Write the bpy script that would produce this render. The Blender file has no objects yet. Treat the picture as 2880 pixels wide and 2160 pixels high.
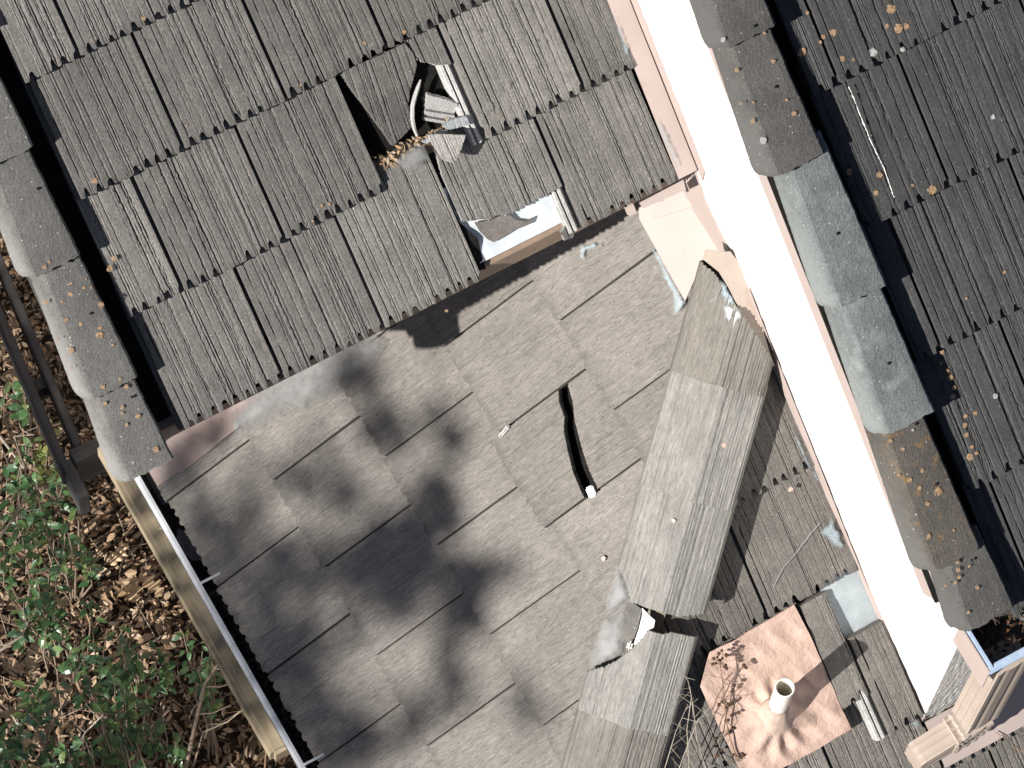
import bpy, bmesh, math, random
import numpy as np
from mathutils import Matrix, Vector

# ------------------------------------------------------------------ camera, sky, sun, exposure
scene = bpy.context.scene
CAM = np.array([-2.15178889, -3.76029362, 11.28944337])
RIGHT = np.array([0.86826760, -0.49312028, 0.05425650])
DOWN = np.array([-0.44424439, -0.82153199, -0.35739628])
FWD = np.array([0.22081280, 0.28621247, -0.93237553])
FPX = 13005.55
cd = bpy.data.cameras.new('camera')
cd.sensor_width = 36.0
cd.lens = FPX / 2880 * 36
cd.clip_start = 0.1
cd.clip_end = 500
cam = bpy.data.objects.new('camera', cd)
scene.collection.objects.link(cam)
cam.matrix_world = Matrix(((RIGHT[0], -DOWN[0], -FWD[0], CAM[0]), (RIGHT[1], -DOWN[1], -FWD[1], CAM[1]),
                           (RIGHT[2], -DOWN[2], -FWD[2], CAM[2]), (0, 0, 0, 1)))
scene.camera = cam

SUN_EL = math.radians(36.7)
SUN_AZ = math.radians(10.8)          # direction the light travels, from +X towards +Y
TO_SUN = np.array([-math.cos(SUN_EL) * math.cos(SUN_AZ), -math.cos(SUN_EL) * math.sin(SUN_AZ), math.sin(SUN_EL)])
world = bpy.data.worlds.new('World')
scene.world = world
world.use_nodes = True
nt = world.node_tree
sky = nt.nodes.new('ShaderNodeTexSky')
sky.sky_type = 'NISHITA'
sky.sun_disc = False
sky.air_density = 0.5
sky.dust_density = 0.7
sky.ozone_density = 0.3
sky.sun_elevation = SUN_EL
sky.sun_rotation = math.atan2(TO_SUN[0], TO_SUN[1])
nt.links.new(sky.outputs[0], nt.nodes['Background'].inputs[0])
nt.nodes['Background'].inputs[1].default_value = 0.05
sl = bpy.data.lights.new('sun', 'SUN')
sl.energy = 5.0
sl.angle = math.radians(0.53)
sl.color = (1.0, 0.955, 0.89)
so = bpy.data.objects.new('sun', sl)
scene.collection.objects.link(so)
so.rotation_euler = Vector(TO_SUN).to_track_quat('Z', 'Y').to_euler()
scene.view_settings.view_transform = 'Standard'
scene.view_settings.look = 'None'
scene.view_settings.gamma = 1
scene.view_settings.exposure = 0.85

# ------------------------------------------------------------------ geometry helpers
rng = np.random.default_rng(7)
random.seed(7)
TA, TB = 0.72423531, 0.72040821
ca, sa = math.cos(math.atan(TA)), math.sin(math.atan(TA))
cb, sb = math.cos(math.atan(TB)), math.sin(math.atan(TB))
# a roof plane: (vertical offset at x=y=0, horizontal slope vector)
PL = {'A': (0.0, (0, TA)), 'B': (-1.1993019, (TB, 0)), 'C': (-0.06461835, (0, TA)), 'D': (0.85, (0, TA))}


def ray(u, v):
    return FWD + RIGHT * ((u - 1440) / FPX) + DOWN * ((v - 1080) / FPX)


def on(pl, u, v, h=0.0):
    """point of roof plane pl (raised by h metres, vertically) that was measured at photo position u, v"""
    d0, g = PL[pl]
    n = np.array([-g[0], -g[1], 1.0])
    d = ray(u, v)
    t = (d0 + h - n @ CAM) / (n @ d)
    return CAM + t * d


def atz(u, v, z):
    d = ray(u, v)
    return CAM + d * ((z - CAM[2]) / d[2])


def onx(u, v, X):
    d = ray(u, v)
    return CAM + d * ((X - CAM[0]) / d[0])


def proj(P):
    q = np.asarray(P) - CAM
    w = q @ FWD
    return np.stack([1440 + FPX * (q @ RIGHT) / w, 1080 + FPX * (q @ DOWN) / w], -1)


def inside(uv, poly):
    x, y = uv[..., 0], uv[..., 1]
    c = np.zeros(x.shape, bool)
    n = len(poly)
    for i in range(n):
        x1, y1 = poly[i]
        x2, y2 = poly[(i + 1) % n]
        if y1 == y2:
            continue
        k = ((y1 > y) != (y2 > y)) & (x < (x2 - x1) * (y - y1) / (y2 - y1) + x1)
        c ^= k
    return c


def frame(o, ex, es, n):
    return Matrix(((ex[0], es[0], n[0], o[0]), (ex[1], es[1], n[1], o[1]), (ex[2], es[2], n[2], o[2]), (0, 0, 0, 1)))


EXA, ESA, NA = np.array([1., 0, 0]), np.array([0, ca, sa]), np.array([0, -sa, ca])
EXB, ESB, NB = np.array([0, -1., 0]), np.array([cb, 0, sb]), np.array([-sb, 0, cb])
col = scene.collection
WORLD = {}


def link(name, me, parent=None, mat=None, M=None):
    ob = bpy.data.objects.new(name, me)
    col.objects.link(ob)
    M = M or Matrix.Identity(4)
    WORLD[ob] = M
    if parent is not None:
        ob.parent = parent
        ob.matrix_parent_inverse = WORLD[parent].inverted()
    ob.matrix_basis = M
    if me is not None and mat is not None and len(me.materials) == 0:
        for m in (mat if isinstance(mat, (list, tuple)) else [mat]):
            me.materials.append(m)
    return ob


def tag(o, label, cat, group=None, kind=None):
    if label: o['label'] = label
    if cat: o['category'] = cat
    if group: o['group'] = group
    if kind: o['kind'] = kind
    return o


def thing(name, label, cat, loc, group=None):
    o = link(name, None, None, None, Matrix.Translation(Vector(loc)))
    o.empty_display_size = 0.1
    return tag(o, label, cat, group)


def pydata(name, V, F, smooth=False, matidx=None):
    me = bpy.data.meshes.new(name)
    me.from_pydata([tuple(map(float, v)) for v in V], [], [tuple(int(i) for i in f) for f in F])
    if matidx is not None:
        me.polygons.foreach_set('material_index', np.asarray(matidx, np.int32))
    if smooth:
        me.polygons.foreach_set('use_smooth', np.ones(len(me.polygons), bool))
    me.update()
    return me


def grid_solid(name, V, thick, keep=None, bottom=False, mi_top=0, smooth=False, n=(0, 0, 1)):
    """height field V (rows, cols, 3) with side skirts; keep = mask per quad. Broken (inner) rims take material 1"""
    R, C = V.shape[:2]
    if keep is None:
        keep = np.ones((R - 1, C - 1), bool)
    idx = np.arange(R * C).reshape(R, C)
    a, b, c, d = idx[:-1, :-1], idx[:-1, 1:], idx[1:, 1:], idx[1:, :-1]
    top = np.stack([a, b, c, d], -1)[keep]
    kp = np.pad(keep, 1)
    K = kp[1:-1, 1:-1]
    sides, mi = [], []
    for e1, e2, nb, border in ((a, b, kp[:-2, 1:-1], 'r0'), (b, c, kp[1:-1, 2:], 'c1'), (c, d, kp[2:, 1:-1], 'r1'), (d, a, kp[1:-1, :-2], 'c0')):
        m = K & ~nb
        rr, cc = np.nonzero(m)
        for i, j in zip(rr, cc):
            sides.append((e1[i, j], e2[i, j]))
            br = (border == 'r0' and i == 0) or (border == 'r1' and i == R - 2) or (border == 'c0' and j == 0) or (border == 'c1' and j == C - 2)
            mi.append(0 if br else 1)
    V2 = V.reshape(-1, 3)
    off = np.asarray(n) * thick
    nv = len(V2)
    allV = np.concatenate([V2, V2 - off])
    faces = [tuple(f) for f in top]
    m_all = [mi_top] * len(faces)
    for (p, q), m in zip(sides, mi):
        faces.append((q, p, p + nv, q + nv))
        m_all.append(m)
    if bottom:
        for f in top:
            faces.append(tuple(int(k) + nv for k in f[::-1]))
            m_all.append(1)
    used = np.unique(np.concatenate([np.asarray(f) for f in faces]))
    remap = -np.ones(len(allV), int)
    remap[used] = np.arange(len(used))
    return pydata(name, allV[used], [tuple(remap[list(f)]) for f in faces], smooth, m_all)


def wob(n, knots, amp, r):
    return np.interp(np.linspace(0, 1, n), np.linspace(0, 1, knots), r.uniform(-1, 1, knots)) * amp


def tile_heights(xs, Y, W, seed, groove):
    r = np.random.default_rng(seed)
    ny, nx = Y.shape
    H = np.zeros((ny, nx))
    yn = np.linspace(0, 1, ny)
    nb = 12
    edges = np.sort(r.uniform(0.03, W, nb))
    lev = np.r_[0, r.normal(0, 0.0007, nb)]
    H += lev[np.searchsorted(edges, xs)][None, :] * groove
    cs = []
    for k in range(11):
        c = 0.040 + (W - .05) * (k + r.uniform(.1, .9)) / 11
        for q in range(r.choice([1, 2, 3], p=[.3, .4, .3])):
            cs.append(c + q * r.uniform(.0050, .0070))
    for c in cs:
        if c > W - .004: continue
        w = r.choice([0.0018, 0.0023, 0.003], p=[.4, .4, .2])
        d = r.choice([.0026, .0046, .0075], p=[.5, .32, .18]) * r.uniform(.8, 1.2) * groove
        cg = c + wob(ny, 4, 0.0007, r) + wob(ny, 60, 0.0007, r)
        brk = np.clip(wob(ny, 40, 0.35, r) + wob(ny, 7, .35, r) + r.uniform(.45, 1.05), 0.05, 1)
        t = np.clip(1.25 - np.abs(xs[None, :] - cg[:, None]) / w, 0, 1)
        H -= d * t * brk[:, None]
    ch = r.normal(0, 1, (ny, nx))
    ch = (ch + np.roll(ch, 1, 0) + np.roll(ch, 1, 1)) / 1.7
    H += ch * 0.00016
    H += np.outer(wob(ny, 6, 0.0008, r), np.ones(nx))
    return H


def tile_mesh(name, W, e, seed, groove=1.0, keep=None, M=None, x0=0.0, x1=None, notch=True, lip=False, lock=True,
              lap=0.075, thick=0.024, bottom=False, tilt=0.024, nsc=1.0, lw=.0105, side=True, dx=0.0025, dy=0.0055, ybot=0.0):
    x1 = W if x1 is None else x1
    L = e + lap
    nx = max(2, int(round((x1 - x0) / dx))) + 1
    ny = int(round((L - ybot) / dy)) + 1
    xs = np.linspace(x0, x1, nx)
    r = np.random.default_rng(seed + 999)
    yend = np.full(nx, ybot) + wob(nx, 24, 0.0016, r) + r.normal(0, .0005, nx)
    if notch and ybot == 0.0:
        per = W / 9.0
        for k in range(9):
            if r.random() < .10: continue
            c = 0.022 + per * (k + .35) + r.normal(0, .0025)
            w = r.uniform(.0070, .0105)
            dep = r.uniform(.016, .027) * nsc
            t = np.clip(1 - ((xs - c) / w) ** 2, 0, 1)
            yend += dep * np.sqrt(t)
    t = np.linspace(0, 1, ny)[:, None]
    Y = yend[None, :] + (L - yend[None, :]) * t
    Z = tile_heights(xs, Y, W, seed, groove) - tilt * Y / e
    if lock:
        ch = xs < lw
        Z[:, ch] -= 0.018
        gr = (xs > 0.0275) & (xs < 0.0325)
        if side: Z[:, gr] -= (0.0085 * np.clip(wob(ny, 16, 1.0, r) + .75, 0.1, 1))[:, None]
    X = np.broadcast_to(xs[None, :], Y.shape).copy()
    if lip:                                            # exposed side lock: a low shelf with two ribs
        lx = np.linspace(-0.034, -0.0005, 15)
        lz = np.where(((lx > -0.030) & (lx < -0.021)) | ((lx > -0.015) & (lx < -0.006)), -0.006, -0.015)
        X = np.concatenate([np.broadcast_to(lx, (ny, 15)), X], 1)
        Y = np.concatenate([np.broadcast_to(Y[:, :1], (ny, 15)), Y], 1)
        Z = np.concatenate([lz[None, :] - tilt * Y[:, :15] / e, Z], 1)
    V = np.stack([X, Y, Z], -1)
    k = None
    if keep is not None:
        c = (V[:-1, :-1] + V[1:, 1:] + V[:-1, 1:] + V[1:, :-1]) / 4
        Mn = np.array(M)
        cw = c @ Mn[:3, :3].T + Mn[:3, 3]
        k = keep(cw)
        if k.sum() < 4: return None
    me = grid_solid(name, V, thick, k, bottom)
    if lip:
        mi = np.zeros(len(me.polygons), np.int32)
        me.polygons.foreach_get('material_index', mi)
        cx = np.array([p.center[0] for p in me.polygons])
        mi[cx < -0.0005] = 1
        me.polygons.foreach_set('material_index', mi)
    return me


def sheet(name, pts, nrm, thick=0.003, amp=0.0, freq=30.0, seed=1, cuts=4, zfun=None):
    """bent metal sheet from an outline of 3-D points"""
    bm = bmesh.new()
    vs = [bm.verts.new(p) for p in pts]
    bm.faces.new(vs)
    bmesh.ops.triangulate(bm, faces=bm.faces[:])
    for _ in range(cuts):
        bmesh.ops.subdivide_edges(bm, edges=bm.edges[:], cuts=1, use_grid_fill=True)
    bm.normal_update()
    nv = Vector(nrm)
    if sum((f.normal.dot(nv) * f.calc_area() for f in bm.faces)) < 0:
        bmesh.ops.reverse_faces(bm, faces=bm.faces[:])
    r = np.random.default_rng(seed)
    ks = r.normal(0, freq, (10, 3)); ph = r.uniform(0, 6.28, 10)
    if amp or zfun:
        for v in bm.verts:
            p = np.array(v.co)
            h = amp * float(np.sum(np.sin(ks @ p + ph) * np.abs(np.sin(.5 * (ks[::-1] @ p) + ph)))) / 3 if amp else 0
            if zfun: h += zfun(p)
            v.co += nv * h
    top = bm.faces[:]
    ret = bmesh.ops.extrude_face_region(bm, geom=top)
    ex = [g for g in ret['geom'] if isinstance(g, bmesh.types.BMVert)]
    for v in ex: v.co += nv * thick
    bmesh.ops.recalc_face_normals(bm, faces=bm.faces[:])
    me = bpy.data.meshes.new(name)
    bm.to_mesh(me)
    bm.free()
    return me


def box_mesh(name, boxes, bev=0.0):
    """boxes: (centre, size, 3x3 axes or None)"""
    bm = bmesh.new()
    for c, s, ax in boxes:
        r = bmesh.ops.create_cube(bm, size=1.0)
        A = np.eye(3) if ax is None else np.asarray(ax)
        for v in r['verts']:
            v.co = Vector(np.asarray(c) + A.T @ (np.array(v.co) * np.asarray(s)))
    if bev:
        bmesh.ops.bevel(bm, geom=bm.edges[:], offset=bev, segments=2, affect='EDGES', clamp_overlap=True)
    me = bpy.data.meshes.new(name)
    bm.to_mesh(me)
    bm.free()
    return me


def tube_data(pts, radii, seg=7):
    pts = [np.asarray(p, float) for p in pts]
    V, F = [], []
    n = len(pts)
    up = np.array([0.31, 0.2, 0.93])
    for i, p in enumerate(pts):
        t = pts[min(i + 1, n - 1)] - pts[max(i - 1, 0)]
        t = t / (np.linalg.norm(t) + 1e-9)
        a = np.cross(t, up)
        if np.linalg.norm(a) < 1e-3: a = np.cross(t, [1, 0, 0])
        a /= np.linalg.norm(a)
        b = np.cross(t, a)
        rr = radii[i] if hasattr(radii, '__len__') else radii
        for k in range(seg):
            an = 2 * math.pi * k / seg
            V.append(p + rr * (a * math.cos(an) + b * math.sin(an)))
    for i in range(n - 1):
        for k in range(seg):
            k2 = (k + 1) % seg
            F.append((i * seg + k, i * seg + k2, (i + 1) * seg + k2, (i + 1) * seg + k))
    F.append(tuple(range(seg))[::-1])
    F.append(tuple((n - 1) * seg + k for k in range(seg)))
    return V, F


class MB:
    def __init__(s): s.V, s.F = [], []
    def add(s, V, F):
        o = len(s.V); s.V += [tuple(v) for v in V]; s.F += [tuple(i + o for i in f) for f in F]
    def tube(s, pts, r, seg=6): s.add(*tube_data(pts, r, seg))
    def mesh(s, name, smooth=False): return pydata(name, s.V, s.F, smooth)


# ------------------------------------------------------------------ materials
def newmat(name):
    m = bpy.data.materials.new(name)
    m.use_nodes = True
    t = m.node_tree
    return m, t, t.nodes['Principled BSDF']


def nd(t, typ, **kw):
    n = t.nodes.new(typ)
    for k, v in kw.items(): setattr(n, k, v)
    return n


def ramp(t, src, p0, p1, c0=(0, 0, 0, 1), c1=(1, 1, 1, 1)):
    r = nd(t, 'ShaderNodeValToRGB')
    r.color_ramp.elements[0].position = p0
    r.color_ramp.elements[1].position = p1
    r.color_ramp.elements[0].color = c0
    r.color_ramp.elements[1].color = c1
    t.links.new(src, r.inputs[0])
    return r.outputs[0]


def mix(t, fac, a, b, blend='MIX'):
    m = nd(t, 'ShaderNodeMix', data_type='RGBA', blend_type=blend)
    for s, v in ((m.inputs[0], fac), (m.inputs[6], a), (m.inputs[7], b)):
        if hasattr(v, 'links'): t.links.new(v, s)
        elif isinstance(v, (int, float)): s.default_value = v
        else: s.default_value = (*v[:3], 1)
    return m.outputs[2]


def coords(t, scale=(1, 1, 1), rand=True):
    tc = nd(t, 'ShaderNodeTexCoord')
    mp = nd(t, 'ShaderNodeMapping')
    mp.inputs['Scale'].default_value = scale
    t.links.new(tc.outputs['Object'], mp.inputs[0])
    if not rand: return mp.outputs[0]
    oi = nd(t, 'ShaderNodeObjectInfo')
    ml = nd(t, 'ShaderNodeMath', operation='MULTIPLY')
    ml.inputs[1].default_value = 37.0
    t.links.new(oi.outputs['Random'], ml.inputs[0])
    ad = nd(t, 'ShaderNodeVectorMath', operation='ADD')
    t.links.new(mp.outputs[0], ad.inputs[0])
    t.links.new(ml.outputs[0], ad.inputs[1])
    return ad.outputs[0]


def noise(t, vec, scale, detail=4, rough=.6):
    n = nd(t, 'ShaderNodeTexNoise')
    n.inputs['Scale'].default_value = scale
    n.inputs['Detail'].default_value = detail
    n.inputs['Roughness'].default_value = rough
    t.links.new(vec, n.inputs['Vector'])
    return n.outputs['Fac']


def bump(t, h, bsdf, strength, dist):
    b = nd(t, 'ShaderNodeBump')
    b.inputs['Strength'].default_value = strength
    b.inputs['Distance'].default_value = dist
    t.links.new(h, b.inputs['Height'])
    t.links.new(b.outputs[0], bsdf.inputs['Normal'])


def concrete(name, dark, light, speck=(.5, .48, .44), rust=None, rust_lo=.62, grain=(230, 110, 230), var=.22, pale=None, speck_amt=.5, bstr=.6, skirt=None, dirt=0.0, pits=0.0):
    m, t, b = newmat(name)
    v = coords(t)
    vg = coords(t, (grain[0] / 200, grain[1] / 200, grain[2] / 200))
    n1 = noise(t, v, 9, 5, .6)
    n2 = noise(t, vg, 260, 2, .6)
    n3 = noise(t, vg, 45, 4, .6)
    c = mix(t, ramp(t, n1, .25, .75), dark, light)
    c = mix(t, 1.0, c, ramp(t, n2, .25, .8, (.58, .58, .58, 1), (1.32, 1.32, 1.32, 1)), 'MULTIPLY')
    c = mix(t, 1.0, c, ramp(t, n3, .25, .75, (.86, .86, .86, 1), (1.13, 1.12, 1.11, 1)), 'MULTIPLY')
    if rust:
        nr = noise(t, v, 42, 6, .75)
        c = mix(t, ramp(t, nr, rust_lo, rust_lo + .13), c, rust)
    if pale:
        npn = noise(t, v, 14, 4, .6)
        c = mix(t, ramp(t, npn, .55, .72), c, pale)
    tc = nd(t, 'ShaderNodeTexCoord')
    sx = nd(t, 'ShaderNodeSeparateXYZ')
    t.links.new(tc.outputs['Object'], sx.inputs[0])
    if skirt:                                    # paler concrete on the folded-down side of the trim tiles
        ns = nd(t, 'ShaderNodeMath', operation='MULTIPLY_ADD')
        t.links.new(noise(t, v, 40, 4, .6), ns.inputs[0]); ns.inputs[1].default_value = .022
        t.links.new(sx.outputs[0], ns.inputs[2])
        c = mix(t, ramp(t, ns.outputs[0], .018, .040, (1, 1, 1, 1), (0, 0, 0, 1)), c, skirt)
    if dirt:                                     # grime held by the rough lower edge of each tile
        nd_ = nd(t, 'ShaderNodeMath', operation='MULTIPLY_ADD')
        t.links.new(noise(t, v, 55, 4, .65), nd_.inputs[0]); nd_.inputs[1].default_value = .07
        t.links.new(sx.outputs[1], nd_.inputs[2])
        c = mix(t, ramp(t, nd_.outputs[0], .030, .066, (dirt, dirt, dirt, 1), (0, 0, 0, 1)), c, tuple(x * .45 for x in dark))
    if pits:
        vp_ = nd(t, 'ShaderNodeTexVoronoi')
        vp_.inputs['Scale'].default_value = 120
        t.links.new(v, vp_.inputs['Vector'])
        wp_ = nd(t, 'ShaderNodeTexWhiteNoise')
        t.links.new(vp_.outputs['Color'], wp_.inputs['Vector'])
        pm = nd(t, 'ShaderNodeMath', operation='MULTIPLY')
        t.links.new(ramp(t, vp_.outputs['Distance'], .16, .28, (pits, pits, pits, 1), (0, 0, 0, 1)), pm.inputs[0])
        t.links.new(ramp(t, wp_.outputs['Value'], .70, .75), pm.inputs[1])
        c = mix(t, pm.outputs[0], c, tuple(x * .3 for x in dark))
    vo = nd(t, 'ShaderNodeTexVoronoi')
    vo.inputs['Scale'].default_value = 85
    t.links.new(v, vo.inputs['Vector'])
    wn = nd(t, 'ShaderNodeTexWhiteNoise')
    t.links.new(vo.outputs['Color'], wn.inputs['Vector'])
    d = ramp(t, vo.outputs['Distance'], .10, .17, (1, 1, 1, 1), (0, 0, 0, 1))
    pick = ramp(t, wn.outputs['Value'], .82, .86)
    f = nd(t, 'ShaderNodeMath', operation='MULTIPLY')
    t.links.new(d, f.inputs[0]); t.links.new(pick, f.inputs[1])
    f2 = nd(t, 'ShaderNodeMath', operation='MULTIPLY')
    t.links.new(f.outputs[0], f2.inputs[0]); f2.inputs[1].default_value = speck_amt
    c = mix(t, f2.outputs[0], c, speck)
    oi = nd(t, 'ShaderNodeObjectInfo')
    rr = nd(t, 'ShaderNodeMapRange')
    rr.inputs[3].default_value = 1 - var; rr.inputs[4].default_value = 1 + var
    t.links.new(oi.outputs['Random'], rr.inputs[0])
    c = mix(t, 1.0, c, rr.outputs[0], 'MULTIPLY')
    t.links.new(c, b.inputs['Base Color'])
    b.inputs['Roughness'].default_value = .93
    b.inputs['Specular IOR Level'].default_value = .25
    bump(t, noise(t, v, 420, 2, .7), b, bstr, .0012)
    return m


def paint(name, c1, c2, rough=.55, scale=12, metallic=0, bstr=.0, bdist=.002, bscale=60, stain=None, stain_lo=.6, spec=.4):
    m, t, b = newmat(name)
    v = coords(t)
    c = mix(t, ramp(t, noise(t, v, scale, 5, .6), .3, .7), c1, c2)
    if stain:
        c = mix(t, ramp(t, noise(t, v, scale * 2.3, 6, .7), stain_lo, stain_lo + .15), c, stain)
    t.links.new(c, b.inputs['Base Color'])
    b.inputs['Roughness'].default_value = rough
    b.inputs['Metallic'].default_value = metallic
    b.inputs['Specular IOR Level'].default_value = spec
    if bstr: bump(t, noise(t, v, bscale, 6, .65), b, bstr, bdist)
    return m


def wood(name, c1, c2, scale=(40, 2.0, 40), rough=.8):
    m, t, b = newmat(name)
    v = coords(t, scale)
    n = noise(t, v, 1.0, 6, .65)
    c = mix(t, ramp(t, n, .32, .68), c1, c2)
    c = mix(t, 1.0, c, ramp(t, noise(t, coords(t), 5, 3), .3, .7, (.75, .75, .75, 1), (1.15, 1.15, 1.15, 1)), 'MULTIPLY')
    t.links.new(c, b.inputs['Base Color'])
    b.inputs['Roughness'].default_value = rough
    bump(t, n, b, .5, .003)
    return m


M_TILE_A = concrete('weathered_tile_brown_grey', (.112, .108, .102), (.172, .166, .156), bstr=.75, dirt=.35, pits=.3)
M_TILE_B = concrete('weathered_tile_warm_grey', (.160, .149, .138), (.214, .199, .184), var=.15, grain=(320, 26, 320), bstr=.6, dirt=.4, pits=.75)
M_TILE_C = concrete('weathered_tile_brown_grey_worn', (.124, .116, .107), (.180, .168, .154), rust=(.26, .14, .04), rust_lo=.74, bstr=.7, dirt=.35, pits=.3)
M_TILE_D = concrete('charcoal_tile', (.046, .047, .048), (.070, .070, .071), speck=(.32, .31, .29), var=.12, bstr=.7)
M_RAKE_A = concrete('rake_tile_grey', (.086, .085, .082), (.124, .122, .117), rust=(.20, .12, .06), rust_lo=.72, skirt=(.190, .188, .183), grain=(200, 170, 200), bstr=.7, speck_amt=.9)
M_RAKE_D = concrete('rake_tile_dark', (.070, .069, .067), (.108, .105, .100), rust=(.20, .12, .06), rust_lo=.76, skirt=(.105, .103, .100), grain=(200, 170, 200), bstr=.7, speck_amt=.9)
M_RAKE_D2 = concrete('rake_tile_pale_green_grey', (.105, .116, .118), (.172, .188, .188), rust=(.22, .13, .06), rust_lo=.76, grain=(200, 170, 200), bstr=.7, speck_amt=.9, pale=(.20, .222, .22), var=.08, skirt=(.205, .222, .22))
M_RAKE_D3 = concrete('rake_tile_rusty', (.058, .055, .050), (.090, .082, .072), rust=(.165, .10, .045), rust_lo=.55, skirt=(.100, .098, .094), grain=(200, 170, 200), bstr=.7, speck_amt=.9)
M_HIP = concrete('hip_tile_pale_grey', (.175, .170, .160), (.240, .235, .222), grain=(340, 22, 340), bstr=.35, var=.10, rust=(.23, .15, .07), rust_lo=.78, speck_amt=.25)
M_HIP2 = concrete('hip_tile_brown', (.138, .129, .116), (.200, .187, .170), grain=(340, 22, 340), bstr=.35, var=.06, rust=(.26, .15, .06), rust_lo=.72, speck_amt=.3)
M_BROKEN = concrete('fresh_broken_concrete', (.30, .30, .29), (.46, .46, .45), var=.05, speck_amt=.2)
M_BROKEN_D = concrete('fresh_broken_dark_concrete', (.12, .12, .12), (.2, .2, .2), var=.05)
M_PALE = concrete('unweathered_tile_blue_grey', (.24, .26, .28), (.36, .38, .40), var=.05, grain=(300, 60, 300), speck_amt=.2)
M_PEACH = paint('peach_painted_metal', (.340, .280, .258), (.378, .315, .292), rough=.6, stain=(.325, .255, .22), stain_lo=.62, scale=7)
M_PEACH_R = paint('peach_painted_lead', (.410, .288, .236), (.475, .345, .290), rough=.7, scale=16, stain=(.34, .235, .19), stain_lo=.66, bstr=.8, bdist=.008, bscale=42)
M_BEIGE = paint('beige_painted_metal', (.335, .278, .235), (.385, .325, .280), rough=.45, scale=9, stain=(.27, .21, .17), stain_lo=.60)
M_WALL = paint('white_stucco', (.62, .61, .585), (.70, .69, .665), rough=.9, scale=6, bstr=.7, bdist=.006, bscale=60, spec=.2)
M_GALV = paint('galvanised_steel', (.50, .55, .58), (.72, .77, .80), rough=.5, scale=15, metallic=.25, stain=(.42, .50, .56), stain_lo=.6)
M_GUTTER = paint('white_enamel_gutter', (.50, .52, .55), (.62, .64, .66), rough=.35, scale=25)
M_GUTTER_SKY = paint('sky_tinted_gutter_metal', (.27, .35, .47), (.38, .46, .58), rough=.4, scale=40)  # bluish reflection of the sky painted into the metal colour
M_GUTIN = paint('grimy_gutter_inside', (.07, .068, .064), (.16, .155, .145), rough=.8, scale=18)
M_FELT = paint('black_roofing_felt', (.008, .008, .008), (.018, .017, .016), rough=.95, scale=30, spec=.05)
M_TIMBER = wood('yellow_pine_timber', (.22, .175, .11), (.38, .315, .215), (30, 3.0, 30))
M_GREYWOOD = wood('weathered_grey_wood', (.035, .034, .033), (.075, .073, .070), (50, 3, 50))
M_BROWNWOOD = wood('brown_fascia', (.20, .15, .11), (.27, .20, .15), (50, 3, 50))
M_PVC = paint('cream_pvc', (.70, .66, .58), (.76, .72, .65), rough=.4, scale=20, stain=(.55, .48, .38), stain_lo=.68)
M_MORTAR = paint('white_mortar', (.70, .70, .68), (.80, .80, .78), rough=.9, scale=60, bstr=.5, bdist=.004, bscale=80)
M_GROUND = paint('dark_soil', (.020, .014, .009), (.060, .040, .024), rough=1, scale=14, bstr=.8, bdist=.03, bscale=20)
M_TWIG = paint('grey_brown_twig', (.16, .12, .085), (.30, .24, .18), rough=.9, scale=30)
M_DEAD = paint('dead_brown_stalk', (.10, .06, .035), (.22, .15, .09), rough=.9, scale=60)
M_STRAW = paint('pale_dry_stem', (.26, .225, .18), (.36, .32, .265), rough=.9, scale=60)
M_POD = paint('dark_seed_pod', (.030, .014, .008), (.085, .040, .020), rough=.8, scale=90)
M_BARK = paint('tree_bark', (.06, .05, .04), (.13, .11, .09), rough=.95, scale=12, bstr=.8, bdist=.03, bscale=25)


def leafmat(name, cs, rough=.5, trans=.25):
    m, t, b = newmat(name)
    g = nd(t, 'ShaderNodeNewGeometry')
    r = nd(t, 'ShaderNodeValToRGB')
    els = r.color_ramp.elements
    while len(els) < len(cs): els.new(.5)
    for i, (e, c) in enumerate(zip(els, cs)):
        e.position = i / (len(cs) - 1)
        e.color = (*c, 1)
    t.links.new(g.outputs['Random Per Island'], r.inputs[0])
    t.links.new(r.outputs[0], b.inputs['Base Color'])
    b.inputs['Roughness'].default_value = rough
    if trans:
        tr = nd(t, 'ShaderNodeBsdfTranslucent')
        t.links.new(r.outputs[0], tr.inputs[0])
        ms = nd(t, 'ShaderNodeMixShader')
        ms.inputs[0].default_value = trans
        t.links.new(b.outputs[0], ms.inputs[1]); t.links.new(tr.outputs[0], ms.inputs[2])
        t.links.new(ms.outputs[0], t.nodes['Material Output'].inputs[0])
    return m


M_LEAF = leafmat('green_leaf', [(.035, .085, .036), (.060, .130, .048), (.100, .190, .070), (.075, .140, .085), (.16, .22, .065)], .34)
M_LEAF_Y = leafmat('yellow_green_leaf', [(.14, .19, .05), (.22, .24, .07), (.09, .15, .055)], .45)
M_LITTER = leafmat('dry_leaf', [(.09, .056, .036), (.20, .130, .078), (.36, .265, .17), (.16, .095, .06), (.44, .35, .26), (.28, .17, .09), (.05, .036, .026), (.30, .20, .12), (.12, .07, .045)], .75, .08)
M_OAK = leafmat('tan_oak_leaf', [(.36, .25, .15), (.46, .34, .21)], .7, .1)
M_TREELEAF = leafmat('tree_leaf', [(.03, .07, .02), (.06, .12, .03), (.09, .15, .04)], .5)


def smear_mat(name, c, lo, hi, scale):
    m, t, b = newmat(name)
    v = coords(t, scale)
    b.inputs['Base Color'].default_value = (*c, 1)
    b.inputs['Roughness'].default_value = .6
    n = noise(t, v, 1, 6, .7)
    at = nd(t, 'ShaderNodeAttribute', attribute_name='edge')
    ad = nd(t, 'ShaderNodeMath', operation='MULTIPLY_ADD')
    t.links.new(at.outputs['Fac'], ad.inputs[0]); ad.inputs[1].default_value = .42
    t.links.new(n, ad.inputs[2])
    t.links.new(ramp(t, ad.outputs[0], lo, hi), b.inputs['Alpha'])
    return m


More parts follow.
